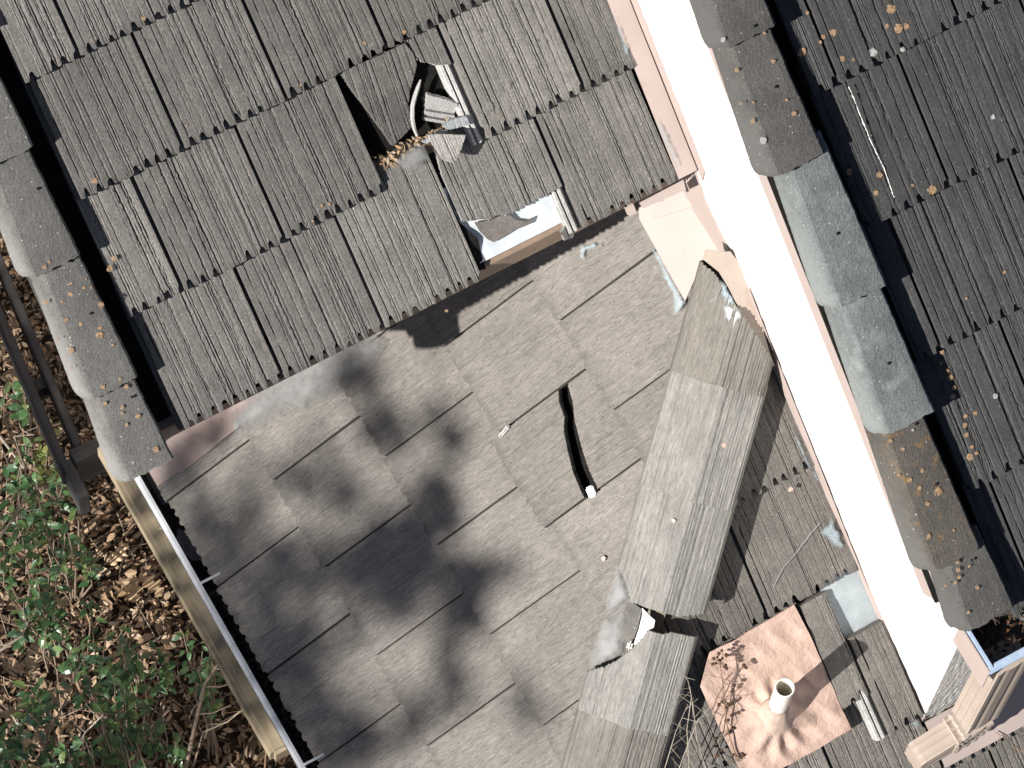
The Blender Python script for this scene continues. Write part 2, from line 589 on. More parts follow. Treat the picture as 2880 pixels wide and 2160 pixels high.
M_SEAL = smear_mat('blue_white_sealant', (.25, .305, .335), .62, .98, (48, 48, 48))
M_SEALW = smear_mat('white_sealant', (.36, .39, .41), .58, .84, (60, 60, 60))
M_DUSTP = smear_mat('pale_clean_patch', (.150, .149, .146), .45, 1.5, (14, 14, 14))


M_WEDGE = smear_mat('pale_unweathered_tile', (.205, .208, .208), .42, 1.0, (22, 22, 22))
M_LICHEN = smear_mat('orange_lichen', (.315, .205, .118), .54, .74, (190, 190, 190))
M_LICHENW = smear_mat('white_lichen', (.37, .37, .36), .50, .76, (160, 160, 160))


def smear(pts, pl, mat, parent, h=0.004, name='sealant_smear', cuts=4):
    """thin dried smear lying on a roof surface; attribute edge = 0 at the rim, 1 inside"""
    P = [on_hip(u, v, h) if pl == 'H' else on(pl, u, v, h) for u, v in pts]
    bm = bmesh.new()
    vs = [bm.verts.new(p) for p in P]
    bm.faces.new(vs)
    bmesh.ops.triangulate(bm, faces=bm.faces[:])
    for _ in range(cuts):
        bmesh.ops.subdivide_edges(bm, edges=bm.edges[:], cuts=1, use_grid_fill=True)
    bm.normal_update()
    for f in bm.faces:
        if f.normal.z < 0: f.normal_flip()
    me = bpy.data.meshes.new(name)
    bm.to_mesh(me)
    bm.free()
    Q = np.array([p for p in P])
    co = np.array([v.co for v in me.vertices])
    dmin = np.full(len(co), 9.)
    for i in range(len(Q)):
        a, b = Q[i], Q[(i + 1) % len(Q)]
        ab = b - a
        t = np.clip(((co - a) @ ab) / (ab @ ab), 0, 1)
        dmin = np.minimum(dmin, np.linalg.norm(co - a - t[:, None] * ab, axis=1))
    at = me.attributes.new('edge', 'FLOAT', 'POINT')
    at.data.foreach_set('value', np.clip(dmin / max(.012, dmin.max() * .6), 0, 1))
    return link(name, me, parent, mat)


# ------------------------------------------------------------------ ground and what lies on it
GZ = -3.7
gv, gf = [], []
gx, gy = np.linspace(-60, 60, 61), np.linspace(-60, 60, 61)
for y in gy:
    for x in gx:
        gv.append((x, y, GZ + 0.02 * math.sin(x * 2.1 + y) * math.cos(y * 1.7)))
for j in range(60):
    for i in range(60):
        a = j * 61 + i
        gf.append((a, a + 1, a + 62, a + 61))
tag(link('ground', pydata('ground', gv, gf), None, M_GROUND), None, None, kind='structure')


def leaf_faces(mb, c, d, n, L, Wd, fold=.25, curl=.15):
    d = d / np.linalg.norm(d)
    s = np.cross(n, d); s /= (np.linalg.norm(s) + 1e-9)
    n = np.cross(d, s)
    pt = lambda a, b, h: c + d * (a * L) + s * (b * Wd) + n * (h * L)
    V = [pt(0, 0, 0), pt(.3, .42, fold * .35), pt(.65, .38, fold * .3 - curl * .4), pt(1, 0, -curl), pt(.65, -.38, fold * .3 - curl * .4), pt(.3, -.42, fold * .35), pt(.32, 0, 0), pt(.66, 0, -curl * .35)]
    mb.add(V, [(0, 1, 6), (6, 1, 2, 7), (7, 2, 3), (0, 6, 5), (6, 7, 4, 5), (7, 3, 4)])


def rdir(r, zlo=-1, zhi=1):
    z = r.uniform(zlo, zhi); a = r.uniform(0, 6.283); q = math.sqrt(max(0, 1 - z * z))
    return np.array([q * math.cos(a), q * math.sin(a), z])


mb = MB()
r = np.random.default_rng(3)
for k in range(25000):
    x, y = (r.uniform(-1.3, .5), r.uniform(-.5, 2.5)) if k < 14000 else (r.uniform(-3.2, .5), r.uniform(-3.0, 4.5))
    L = r.uniform(.016, .044)
    c = np.array([x, y, GZ + r.uniform(.005, .04)])
    leaf_faces(mb, c, rdir(r, -.35, .35), rdir(r, .6, 1), L, L * r.uniform(.25, .6), r.uniform(-.4, .5), r.uniform(-.2, .6))
tag(link('leaf_litter', mb.mesh('leaf_litter'), None, M_LITTER), 'brown dry leaf litter covering the ground beside the house', 'leaf litter', kind='stuff')
mb = MB()
for k in range(260):                                   # thin fallen twigs among the leaves
    x, y = r.uniform(-1.1, .4), r.uniform(-.3, 2.3)
    d = rdir(r, -.2, .35)
    p = np.array([x, y, GZ + r.uniform(.02, .09)])
    L = r.uniform(.05, .22)
    mb.tube([p, p + d * L * .5 + rdir(r) * .01, p + d * L], [.0022, .0018, .001], 4)
tag(link('twig_litter', mb.mesh('twig_litter'), None, M_TWIG), 'thin fallen twigs scattered over the dry leaves', 'twigs', kind='stuff')


def oak_leaf(u, v, ang, L, label):
    c = atz(u, v, GZ + .09)
    out = []
    lobes = 9
    for side in (1, -1):
        seq = []
        for i in range(lobes):
            t = i / (lobes - 1)
            w = (.33 if i % 2 == 1 else .10) * math.sin(math.pi * min(1, .12 + .8 * t)) + .01
            seq.append((t, side * w))
        out.append(seq)
    outline = out[0] + out[1][::-1]
    V = []
    for t, w in outline:
        x, y = (t - .5) * L, w * L
        V.append((c[0] + x * math.cos(ang) - y * math.sin(ang), c[1] + x * math.sin(ang) + y * math.cos(ang), c[2] + .35 * abs(y) + .12 * x))
    me = pydata('oak_leaf', V + [(a, b, z - .0015) for a, b, z in V], [(0, 1, 16, 17), *[(i, i + 1, 16 - i, 17 - i) for i in range(1, 8)]] + [(i, (i + 1) % 18, 18 + (i + 1) % 18, 18 + i) for i in range(18)])
    tag(link('oak_leaf', me, None, M_OAK), label, 'leaf', 'fallen oak leaves')


oak_leaf(425, 1645, 1.9, .105, 'pale tan lobed oak leaf, nearest to the timber beam')
oak_leaf(372, 1648, 1.2, .115, 'darker tan lobed oak leaf left of the pale one beside the timber')
oak_leaf(335, 1560, .4, .09, 'small tan oak leaf above the pair beside the timber beam')


def shrub(u, v, z, nst, hgt, spread, label, mat=M_LEAF, seed=0, LL=.043):
    r = np.random.default_rng(seed)
    top = atz(u, v, z)
    base = np.array([top[0] + r.uniform(-.05, .05), top[1] + r.uniform(-.05, .05), GZ])
    t = thing('shrub', label, 'shrub', base, 'shrubs growing through the leaf litter')
    lf, st = MB(), MB()
    for s in range(nst):
        tip = top + rdir(r, -.25, .35) * spread * r.uniform(.3, 1)
        mid = base * .45 + tip * .55 + rdir(r) * .04
        pts = [base + rdir(r, 0, .1) * .02, mid, tip]
        st.tube(pts, [.0042, .003, .0016], 5)
        for k in range(r.integers(8, 13)):
            f = r.uniform(.0, 1.0)
            p = mid + (tip - mid) * f + rdir(r) * .012
            d = rdir(r, -.35, .45)
            n = np.array([0, 0, 1.]) + rdir(r) * .65
            L = LL * r.uniform(.6, 1.15)
            leaf_faces(lf, p + d * .008, d, n, L, L * r.uniform(.5, .68), .18, .2)
    link('foliage', lf.mesh('foliage'), t, mat)
    link('stem', st.mesh('stem'), t, M_TWIG)


SH = [(25, 1078, -2.9, 3, .05, 'small glossy green shrub against the left edge, highest of the shrubs', M_LEAF),
      (105, 1225, -2.9, 4, .07, 'yellow-green sprig beside the weathered wooden frame', M_LEAF_Y),
      (40, 1290, -2.9, 5, .08, 'green shrub at the left edge level with the end of the wooden frame', M_LEAF),
      (125, 1345, -2.9, 5, .07, 'green sprig just below the corner of the wooden frame', M_LEAF),
      (195, 1345, -2.8, 2, .05, 'small green sprig tucked under the cross board of the wooden frame', M_LEAF),
      (60, 1420, -2.9, 5, .08, 'bright green low shrub at the left edge below the wooden frame', M_LEAF),
      (135, 1470, -2.9, 4, .07, 'dark green shrub midway down the leaf litter', M_LEAF),
      (20, 1520, -2.9, 3, .06, 'small green sprig at the left edge above the big bush', M_LEAF),
      (135, 1630, -2.8, 5, .09, 'blue-green upright sprig left of the oak leaves', M_LEAF),
      (215, 1560, -3.2, 4, .08, 'dark shaded sprig above the oak leaves', M_LEAF),
      (95, 1720, -3.0, 6, .11, 'dark leafy shrub at the left edge in half shade', M_LEAF),
      (215, 1740, -3.1, 5, .10, 'dark green shrub between the upright sprig and the large bush', M_LEAF),
      (310, 1820, -2.6, 7, .10, 'large-leaved bright green bush in the middle of the litter', M_LEAF),
      (370, 1880, -2.6, 6, .10, 'glossy green bush right of the large-leaved one', M_LEAF),
      (560, 1790, -2.5, 4, .07, 'small green sprig leaning against the timber beam', M_LEAF),
      (585, 1850, -2.5, 3, .05, 'lowest green sprig touching the timber beam', M_LEAF),
      (440, 1855, -2.8, 3, .06, 'thin green sprig between the bush and the timber beam', M_LEAF),
      (300, 1940, -2.8, 6, .10, 'green bush below the large-leaved one', M_LEAF),
      (110, 1940, -2.7, 5, .09, 'pale green sprigs near the lower left edge', M_LEAF),
      (365, 2030, -2.8, 7, .10, 'dense green bush near the bottom edge of the picture', M_LEAF),
      (30, 2060, -2.9, 8, .12, 'fine-leaved blue-green bush in the bottom left corner', M_LEAF),
      (170, 2090, -2.9, 6, .10, 'green bush on the bottom edge right of the corner bush', M_LEAF),
      (250, 2130, -2.9, 5, .08, 'bright green leaves on the bottom edge below the thorny twigs', M_LEAF),
      (385, 2120, -2.7, 5, .09, 'green bush on the bottom edge below the dense bush', M_LEAF),
      (470, 2060, -2.9, 3, .08, 'sparse green sprig among the bare twigs near the timber end', M_LEAF)]
for i, (u, v, z, n, sp, lab, mt) in enumerate(SH):
    shrub(u, v, z, n, .5, sp, lab, mt, 100 + i)


def bare_twig(name, pts, r0, label, mat=M_TWIG, kids=5, seed=0):
    r = np.random.default_rng(seed)
    m = MB()
    P = [atz(u, v, z) for u, v, z in pts]
    m.tube(P, list(np.linspace(r0, r0 * .35, len(P))), 6)
    for k in range(kids):
        i = r.integers(0, len(P) - 1)
        p = P[i] + (P[i + 1] - P[i]) * r.random()
        d = rdir(r, -.2, .3)
        L = r.uniform(.05, .16)
        m.tube([p, p + d * L * .5 + rdir(r) * .012, p + d * L], [r0 * .35, r0 * .28, r0 * .15], 4)
    tag(link(name, m.mesh(name), None, mat), label, 'twig', 'bare twigs in the shrubs')


bare_twig('bare_twig', [(522, 2160, -3.2), (548, 2040, -2.9), (575, 1925, -2.5), (612, 1868, -2.1), (642, 1832, -1.8)], .0075, 'long grey bare stem rising to the gutter edge', kids=7, seed=1)
bare_twig('bare_twig', [(125, 2140, -3.3), (128, 2060, -3.1), (165, 2010, -2.9), (195, 1950, -2.8), (215, 1880, -2.7)], .005, 'curved brown twig in the lower left bushes', kids=6, seed=2)
bare_twig('bare_twig', [(205, 2115, -3.2), (240, 2060, -3.0), (290, 2010, -2.9)], .004, 'short pale twig above the bottom bushes', M_STRAW, 6, 3)
bare_twig('bare_twig', [(0, 1510, -3.0), (50, 1440, -3.0), (70, 1400, -3.1)], .005, 'pale twig at the left edge above the big bush', M_STRAW, 3, 4)
bare_twig('bare_twig', [(0, 1228, -3.0), (70, 1320, -2.95), (40, 1228, -2.95), (95, 1222, -2.9)], .005, 'pale forked twig under the yellow-green sprig', M_STRAW, 2, 5)
bare_twig('bare_twig', [(0, 1830, -3.0), (60, 1790, -3.0), (85, 1740, -3.1)], .005, 'thick pale twig on the left edge of the litter', M_STRAW, 4, 6)
bare_twig('bare_twig', [(545, 2150, -3.2), (570, 2060, -3.0), (640, 2030, -2.8), (690, 1990, -2.6)], .004, 'thin forked twig below the timber beam', kids=6, seed=7)
bare_twig('bare_twig', [(470, 2160, -3.3), (470, 2080, -3.1), (455, 2010, -3.0)], .004, 'upright dry stem near the bottom edge', M_STRAW, 5, 8)
bare_twig('bare_twig', [(745, 2160, -2.2), (752, 2060, -2.0), (742, 2010, -1.9), (720, 1990, -1.9)], .003, 'thin dark twig crossing the end of the timber beam', M_DEAD, 4, 9)

# ------------------------------------------------------------------ weathered wooden frame and timber beam at the left
ZF = -2.3
fr = thing('wooden_frame', 'weathered grey wooden box frame with two parallel rails below the rake tiles', 'wooden frame', atz(160, 1250, GZ))


def rail(p, q, w, hgt, nm, mat=M_GREYWOOD):
    p, q = np.asarray(p), np.asarray(q)
    d = q - p
    L = np.linalg.norm(d)
    d = d / L
    s = np.cross([0, 0, 1.], d)
    c = (p + q) / 2
    me = box_mesh(nm, [((0, 0, 0), (w, L, hgt), None)], .003)
    M = Matrix(((s[0] * -1, d[0], 0, c[0]), (s[1] * -1, d[1], 0, c[1]), (0, 0, 1, c[2]), (0, 0, 0, 1)))
    return link(nm, me, fr, mat, M)


rail(atz(-150, 545, ZF), atz(190, 1345, ZF), .030, .10, 'rail')
rail(atz(-80, 560, ZF), atz(222, 1268, ZF), .027, .10, 'rail')
rail(atz(206, 1316, ZF - .03), atz(640, 1112, ZF - .03), .05, .20, 'cross_board')
rail(atz(188, 1318, ZF - .02), atz(240, 1420, ZF - .02), .035, .16, 'corner_block')
for t in (.25, .7):
    a, b = atz(-150, 545, ZF), atz(190, 1345, ZF)
    c = a + (b - a) * t + np.array([.035, 0, 0])
    link('spacer', box_mesh('spacer', [((0, 0, 0), (.05, .04, .10), None)], .002), fr, M_GREYWOOD, Matrix.Translation(Vector(c - np.array([0, 0, .02]))))
c = atz(-160, 520, ZF - .1)
link('post', box_mesh('post', [((0, 0, 0), (.05, .05, ZF - .12 - GZ), None)], .003), fr, M_GREYWOOD, Matrix.Translation((c[0], c[1], (ZF - .12 + GZ) / 2)))

a, b = np.array([-.240, .62, -1.645]), np.array([-.245, -.475, -1.645])
me = box_mesh('timber', [((0, 0, 0), (.072, 1.095, .09), None)], .012)
tag(link('timber_beam', me, None, M_TIMBER, Matrix.Translation(Vector((a + b) / 2))), 'yellow pine timber beam running under the gutter edge', 'timber')

# ------------------------------------------------------------------ house body under the roofs
hw = thing('house_wall', 'pale house walls hidden below the tile roofs', 'wall', (.2, .6, GZ))
link('eave_wall', box_mesh('eave_wall', [((.25, -1.2, -2.6), (.1, 3.3, 2.2), None)]), hw, M_BEIGE)
link('gable_wall', box_mesh('gable_wall', [((.25, 1.6, -2.3), (.1, 2.3, 2.8), None)]), hw, M_BEIGE)
link('front_wall', box_mesh('front_wall', [((.79, .46, -.62), (.96, .06, 1.05), None)]), hw, M_BEIGE)

# ------------------------------------------------------------------ roof A: the upper slope with the hole
W, E = 0.30, 0.33658
PHI = math.atan(TA)
roofA = thing('upper_roof', 'upper grey-brown tile roof slope with a broken hole and a missing eave tile', 'roof', (.4, 0, 0))
deckA = sheet('deck', [EXA * x + ESA * s - NA * .062 for x, s in ((-.46, .03), (1.255, .03), (1.255, 2.2), (-.46, 2.2))], NA, .012, 0, cuts=1)
link('deck', deckA, roofA, M_FELT)


for i in range(1, 6):
    link('batten', box_mesh('batten', [((0, 0, 0), (1.48, .040, .022), None)], .002), roofA, M_BROWNWOOD, frame(EXA * .455 + ESA * (i * E + .045) - NA * .048, EXA, ESA, NA))


def MA(i, x, rot=0.0, h=0.0, s_off=0.0):
    o = EXA * x + ESA * (i * E + s_off) + NA * h
    if rot:
        c, s = math.cos(rot), math.sin(rot)
        return frame(o, EXA * c + ESA * s, ESA * c - EXA * s, NA)
    return frame(o, EXA, ESA, NA)


poolA = [tile_mesh('roof_tile', W, E, 10 + k) for k in range(9)]
XL, XR = -0.300, 1.212
npool = 0
HOLE_UP = [(1128, 90), (1140, 118), (1160, 148), (1179, 163), (1185, 174), (1204, 177), (1231, 183), (1279, 181), (1262, 130), (1225, 40)]
LOWBR = [(1180, 330), (1229, 434), (1245, 500), (1268, 560), (1280, 588), (1301, 622), (1330, 621), (1352, 615), (1376, 618), (1400, 604), (1426, 603), (1452, 592), (1586, 521), (1470, 270)]
for i in range(0, 7):
    xs = [XL + k * W for k in range(6)] if i % 2 == 0 else [XL - W / 2 + k * W for k in range(7)]
    for x in xs:
        lo, hi = max(x, XL), min(x + W, XR)
        if hi - lo < .03: continue
        jx = round(x / W, 2)
        M = MA(i, x, rng.normal(0, .003), rng.normal(0, .0012), rng.normal(0, .0015))
        kw = {}
        if i == 1 and jx == 1.5:
            me = tile_mesh('roof_tile', W, E, 71, keep=lambda P: inside(proj(P), HOLE_UP), M=M, dy=.0026)
        elif i == 0 and jx == 2.0:
            M = MA(i, x)
            me = tile_mesh('roof_tile', W, E, 72, keep=lambda P: inside(proj(P), LOWBR), M=M, dy=.0026)
        elif (i == 1 and jx == 2.5) or (i == 0 and jx == 3.0):
            M = MA(i, x)
            me = tile_mesh('roof_tile', W, E, 73 + i, lip=True, lap=.06, x1=hi - x)
        elif lo > x + .001 or hi < x + W - .001:
            me = tile_mesh('roof_tile', W, E, 200 + npool, x0=lo - x, x1=hi - x)
        else:
            me = poolA[(npool * 5 + i) % 9]
        npool += 1
        if me is None: continue
        o = link('roof_tile', me, roofA, [M_TILE_A, M_BROKEN], M)
        if i == 1 and jx == 1.5: o['label'] = 'broken upper stub of a tile above the hole'
        if i == 0 and jx == 2.0: o['label'] = 'tile with its lower end snapped off above the bare metal'

# eave trim of A: galvanised starter metal, drip face, fascia
ys = .024
link('starter_metal', sheet('starter_metal', [EXA * x + ESA * s - NA * h for x, s, h in ((.618, .033, .030), (.90, .033, .030), (.90, .26, .040), (.604, .26, .040))], NA, .003, .0008, 20, 3, cuts=3), roofA, M_GALV)
link('fascia', box_mesh('fascia', [((.395, ys + .020, -.058), (1.62, .025, .085), None)], .002), roofA, M_BROWNWOOD)
link('soffit', box_mesh('soffit', [((.395, .25, -.11), (1.62, .42, .012), None)]), roofA, M_BROWNWOOD)
for xa, xb in ((-.30, .60), (.905, 1.20)):  # black strips added so the eave notches look deep in shade
    link('notch_shade_strip', sheet('notch_shade_strip', [EXA * x + ESA * s_ - NA * .028 for x, s_ in ((xa, .006), (xb, .006), (xb, .12), (xa, .12))], NA, .002, 0, cuts=1), roofA, M_FELT)
c = on('A', 1773, 588, -.035)
link('drip_block', box_mesh('drip_block', [((0, 0, 0), (.024, .03, .022), None)], .003), roofA, M_PEACH, frame(c, EXA, ESA, NA))
link('torn_felt', sheet('torn_felt', [on('A', u, v, -.034) for u, v in ((1296, 628), (1340, 670), (1362, 740), (1366, 756), (1345, 760), (1318, 690), (1290, 640))], NA, .004, .006, 40, 4, cuts=3), roofA, M_FELT)
link('felt_scrap', sheet('felt_scrap', [on('A', u, v, -.026) for u, v in ((1334, 626), (1372, 618), (1426, 600), (1447, 618), (1478, 622), (1497, 611), (1491, 628), (1443, 647), (1388, 681), (1370, 672), (1350, 652))], NA, .006, .002, 60, 5, cuts=3), roofA, concrete('dusty_scrap', (.13, .12, .11), (.19, .175, .16), var=.05))


# rake tiles: bent trim tiles along the gable edge
def rake_tile(parent, M, L, mat, seed, xw, top_h, skirt, label=None, chip=0, hgt=.018):
    r = np.random.default_rng(seed)
    prof = [(xw, top_h - .026), (xw + .001, top_h - .006), (xw - .006, top_h), (xw * .85, top_h + .002), (xw * .6, top_h + .003), (xw * .35, top_h + .003),
            (.030, top_h + .001), (.023, top_h - .003), (.016, top_h - .010), (.010, top_h - .024), (.004, top_h - .050), (.0, top_h - skirt)]
    P = []
    for a, b in zip(prof[:-1], prof[1:]):
        n = max(1, int(math.hypot(b[0] - a[0], b[1] - a[1]) / .0045))
        for k in range(n): P.append((a[0] + (b[0] - a[0]) * k / n, a[1] + (b[1] - a[1]) * k / n))
    P.append(prof[-1])
    P = np.array(P)
    ny = int(L / .006) + 1
    V = np.zeros((ny, len(P), 3))
    yy = np.linspace(0, L, ny)
    e0 = wob(len(P), 18, .003, r) + r.normal(0, .0006, len(P))
    V[..., 0] = P[None, :, 0] + wob(ny, 20, .0012, r)[:, None] * (P[None, :, 0] > xw * .7) + r.normal(0, .0003, V.shape[:2])
    V[..., 1] = yy[:, None] + e0[None, :] * (1 - yy[:, None] / L)
    V[..., 2] = P[None, :, 1] + hgt * (1 - yy[:, None] / L) + r.normal(0, .00022, V.shape[:2])
    f_ = (yy / L)[:, None]
    V[..., 0] += f_ * (.030 * (1 - np.clip(V[..., 0] / xw, 0, 1)) - .008 * np.clip(V[..., 0] / xw, 0, 1))
    rc = np.clip(1 - yy / .03, 0, 1)[:, None] ** 2          # rounded lower corner
    V[..., 0] += rc * .007 * (V[..., 0] < .03)
    V = V[:, ::-1]
    me = grid_solid('rake_tile', V, .016, n=(0, 0, 1))
    o = link('rake_tile', me, parent, mat, M)
    if label: o['label'] = label
    return o


rakeA = []
sA = [1.52, 1.19, .866, .559, .202, -.039]
for k, s0 in enumerate(sA):
    top = 1.9 if k == 0 else sA[k - 1] + .05
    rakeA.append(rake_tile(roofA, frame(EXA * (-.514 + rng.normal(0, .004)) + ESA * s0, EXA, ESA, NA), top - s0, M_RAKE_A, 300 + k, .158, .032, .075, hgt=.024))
# under-rake barge board
link('barge_board', box_mesh('barge_board', [(EXA * -.46 + ESA * 1.0 - NA * .12, (.025, 2.0, .16), np.array([EXA, ESA, NA]))]), roofA, M_GREYWOOD)


def spot(parent, P, n, rad, mat, seed, name='lichen'):
    r = np.random.default_rng(seed)
    n = np.asarray(n, float)
    a = np.cross(n, [0.3, 1, .2]); a /= np.linalg.norm(a)
    b = np.cross(n, a)
    k = 16
    rr = rad * (1 + wob(k + 1, k + 1, .17, r)[:k])
    V = [P + n * .0009]
    for i in range(k):
        d = a * math.cos(i * 2 * math.pi / k) + b * math.sin(i * 2 * math.pi / k)
        V.append(P + d * rr[i] * .78 + n * .0007)
    for i in range(k):
        d = a * math.cos(i * 2 * math.pi / k) + b * math.sin(i * 2 * math.pi / k)
        V.append(P + d * rr[i] - n * .001)
    F = [(0, 1 + i, 1 + (i + 1) % k) for i in range(k)] + [(1 + i, 1 + k + i, 1 + k + (i + 1) % k, 1 + (i + 1) % k) for i in range(k)]
    me = pydata(name, V, F)
    at = me.attributes.new('edge', 'FLOAT', 'POINT')
    at.data.foreach_set('value', np.r_[.62, np.full(k, .42), np.full(k, .02)])
    return link(name, me, parent, mat)


LA = [(275, 190, 12), (250, 220, 18), (300, 240, 15), (222, 275, 13), (415, 325, 11), (490, 350, 13), (412, 388, 18), (268, 435, 20), (588, 447, 22), (362, 430, 10), (385, 535, 16), (468, 560, 15), (578, 580, 17), (577, 622, 26), (410, 710, 22), (650, 678, 10), (410, 810, 11), (690, 873, 14), (735, 925, 17), (590, 920, 16), (608, 1023, 17), (708, 1045, 15), (708, 1077, 12), (800, 1095, 20), (732, 1145, 14), (900, 1287, 24), (595, 960, 9), (500, 300, 8), (335, 645, 10), (530, 350, 8)]
for k, (x, y, q) in enumerate(LA):
    u, v = x * .4825, 640 + y * .4825
    P = on('A', u, v, (.032 + .010) / ca)
    s = P[1] / ca
    own = max([i for i in range(len(sA)) if sA[i] <= s + .02] or [0], key=lambda i: sA[i])
    P = P + NA * (.024 * (1 - (s - sA[own]) / .37) - .0065)
    spot(rakeA[own], P, NA, q * .4825 / 1085 * .92, M_LICHEN, k)
for k, (u, v, q) in enumerate([(320, 727, 9), (309, 755, 10), (266, 508, 10), (404, 52, 9), (257, 112, 4), (847, 240, 5), (525, 353, 4), (880, 622, 5), (926, 574, 5), (905, 578, 5), (1137, 89, 8), (1026, 120, 6), (1256, 885 - 10, 6)]):
    spot(roofA, on('A', u, v, -.001), NA, q / 1085, M_LICHEN, 60 + k)
for k, (u, v, q) in enumerate([(1378, 300, 14), (1399, 325, 19), (1050, 130, 14), (1502, 120, 5), (1492, 268, 4), (1596, 266, 5), (1335, 92, 8), (1430, 240, 12), (1120, 110, 8)]):
    spot(roofA, on('A', u, v, -.002), NA, q / 1085, smear_mat('grey_lichen', (.21, .20, .175), .50, .85, (110, 110, 110)) if k == 0 else bpy.data.materials['grey_lichen'], 90 + k)

# ------------------------------------------------------------------ roof B: the sunlit slope falling to the gutter
roofB = thing('lower_roof', 'sunlit grey tile roof slope dappled with leaf shadows, one tile cracked across', 'roof', (.3, -.4, -1.2))
XB0, YB0 = .04516, -.46590


def hipx(y): return 1.5751 + 1.00531 * y


link('deck', sheet('deck', [np.array([x, y, -1.1993 + TB * x - .085]) for x, y in ((-.18, .43), (1.25, .43), (1.25, -.36), (.26, -1.36), (-.18, -1.8))], NB, .012, 0, cuts=1), roofB, M_FELT)
GB = .34
poolB = [tile_mesh('roof_tile', W, E, 400 + k, groove=GB, nsc=.3, lw=.0072, side=False) for k in range(8)]


def MBf(s, y, rot=0.0, h=0.0, so=0.0):
    o = np.array([XB0, y, -1.1993 + TB * XB0]) + ESB * (s * E + so) + NB * h
    if rot:
        c, q = math.cos(rot), math.sin(rot)
        return frame(o, EXB * c + ESB * q, ESB * c - EXB * q, NB)
    return frame(o, EXB, ESB, NB)


CR_L = [(a - 4, b) for a, b in [(1574, 1090), (1576, 1132), (1591, 1171), (1589, 1210), (1602, 1275), (1615, 1327), (1637, 1380), (1652, 1412)]]
CR_R = [(a + 5, b) for a, b in [(1594, 1090), (1606, 1132), (1611, 1180), (1624, 1232), (1637, 1280), (1654, 1327), (1672, 1364), (1683, 1392)]]
YTOP = .335
q = 0
for s in range(-1, 4):
    off = .5 if s % 2 else 0.0
    for k in range(-5, 4):
        ytop = YB0 + (k + off) * W          # +y edge: tile x = 0
        ybot = ytop - W
        x0 = XB0 + s * E * cb
        x1 = XB0 + (s + 1) * E * cb
        if x0 > hipx(ytop) + .02: continue
        if ybot > YTOP - .03: continue
        lo = max(0, ytop - (YTOP if s < 2 else .42))
        M = MBf(s, ytop, rng.normal(0, .004), rng.normal(0, .0015), rng.normal(0, .003) + (.012 if s == -1 else 0))
        cut = hipx(ybot) < x1 + .06 or x1 + .06 > 1.24
        lab = None
        if s == 2 and k + off == 1.0:        # the cracked tile: two halves
            polyU = CR_R + [(1900, 1330), (1760, 900), (1594, 1000)]
            polyL = [(1300, 1180)] + [(1480, 1000), (1574, 1060)] + CR_L + [(1640, 1460), (1420, 1560)]
            M1 = MBf(s, ytop, 0, 0, 0)
            m1 = tile_mesh('roof_tile', W, E, 444, groove=GB, nsc=.3, lw=.0072, side=False, keep=lambda P: inside(proj(P), polyU), M=M1, dy=.002)
            M2 = MBf(s, ytop, .012, .002, -.028)
            m2 = tile_mesh('roof_tile', W, E, 444, groove=GB, nsc=.3, lw=.0072, side=False, keep=lambda P: inside(proj(P), polyL), M=M2, dy=.002)
            o = link('roof_tile', m1, roofB, [M_TILE_B, M_BROKEN_D], M1)
            o['label'] = 'upper half of the cracked tile, right of the black gap'
            o = link('roof_tile', m2, roofB, [M_TILE_B, M_BROKEN_D], M2)
            o['label'] = 'slipped lower half of the cracked tile, left of the black gap'
            continue
        if cut:
            me = tile_mesh('roof_tile', W, E, 500 + q, groove=GB, nsc=.3, lw=.0072, side=False, x0=lo, keep=lambda P: (P[..., 0] < hipx(P[..., 1]) - .01) & (P[..., 0] < 1.262), M=M)
        elif lo > 0:
            me = tile_mesh('roof_tile', W, E, 500 + q, groove=GB, nsc=.3, lw=.0072, side=False, x0=lo, x1=W)
        else:
            me = poolB[(q * 3 + s) % 8]
        q += 1
        if me is None: continue
        link('roof_tile', me, roofB, [M_TILE_B, M_BROKEN], M)
c = on('B', 1663, 1383, -.012)
link('mortar_bit', box_mesh('mortar_bit', [((0, 0, 0), (.034, .024, .014), None)], .004), roofB, M_MORTAR, frame(c, -EXB * .9 + ESB * .3, ESB, NB))
c = on('B', 1418, 1213, .004)
tag(link('tile_fragment', box_mesh('tile_fragment', [((0, 0, 0), (.045, .012, .010), None)], .004), None, M_BROKEN, frame(c, (-EXB * .2 + ESB * .98), np.cross(NB, -EXB * .2 + ESB * .98), NB)),
    'small white sliver of tile at the left end of the cracked tile', 'tile fragment', 'loose tile fragments')

# ------------------------------------------------------------------ roof C: strip between hip and white wall
roofC = thing('side_roof', 'narrow grey-brown tile roof strip between the hip caps and the white wall', 'roof', (1.1, -1.0, -.8))
XC0, YC0, ZC0 = .98399, -.99182, -.78293
link('deck', sheet('deck', [np.array([x, y, -.0646 + TA * y - .085]) for x, y in ((1.27, -.36), (.26, -1.36), (-.1, -1.8), (1.9, -1.8), (1.9, -1.39), (1.27, -1.39))], NA, .012, 0, cuts=1), roofC, M_FELT)


def MC(i, x, rot=0.0, h=0.0, so=0.0):
    o = np.array([x, YC0, ZC0]) + ESA * (i * E + so) + NA * h
    if rot:
        c, s = math.cos(rot), math.sin(rot)
        return frame(o, EXA * c + ESA * s, ESA * c - EXA * s, NA)
    return frame(o, EXA, ESA, NA)


def keepC(P): return (P[..., 0] > hipx(P[..., 1]) + .012) & ((P[..., 0] < 1.287) | (P[..., 1] < -1.41))


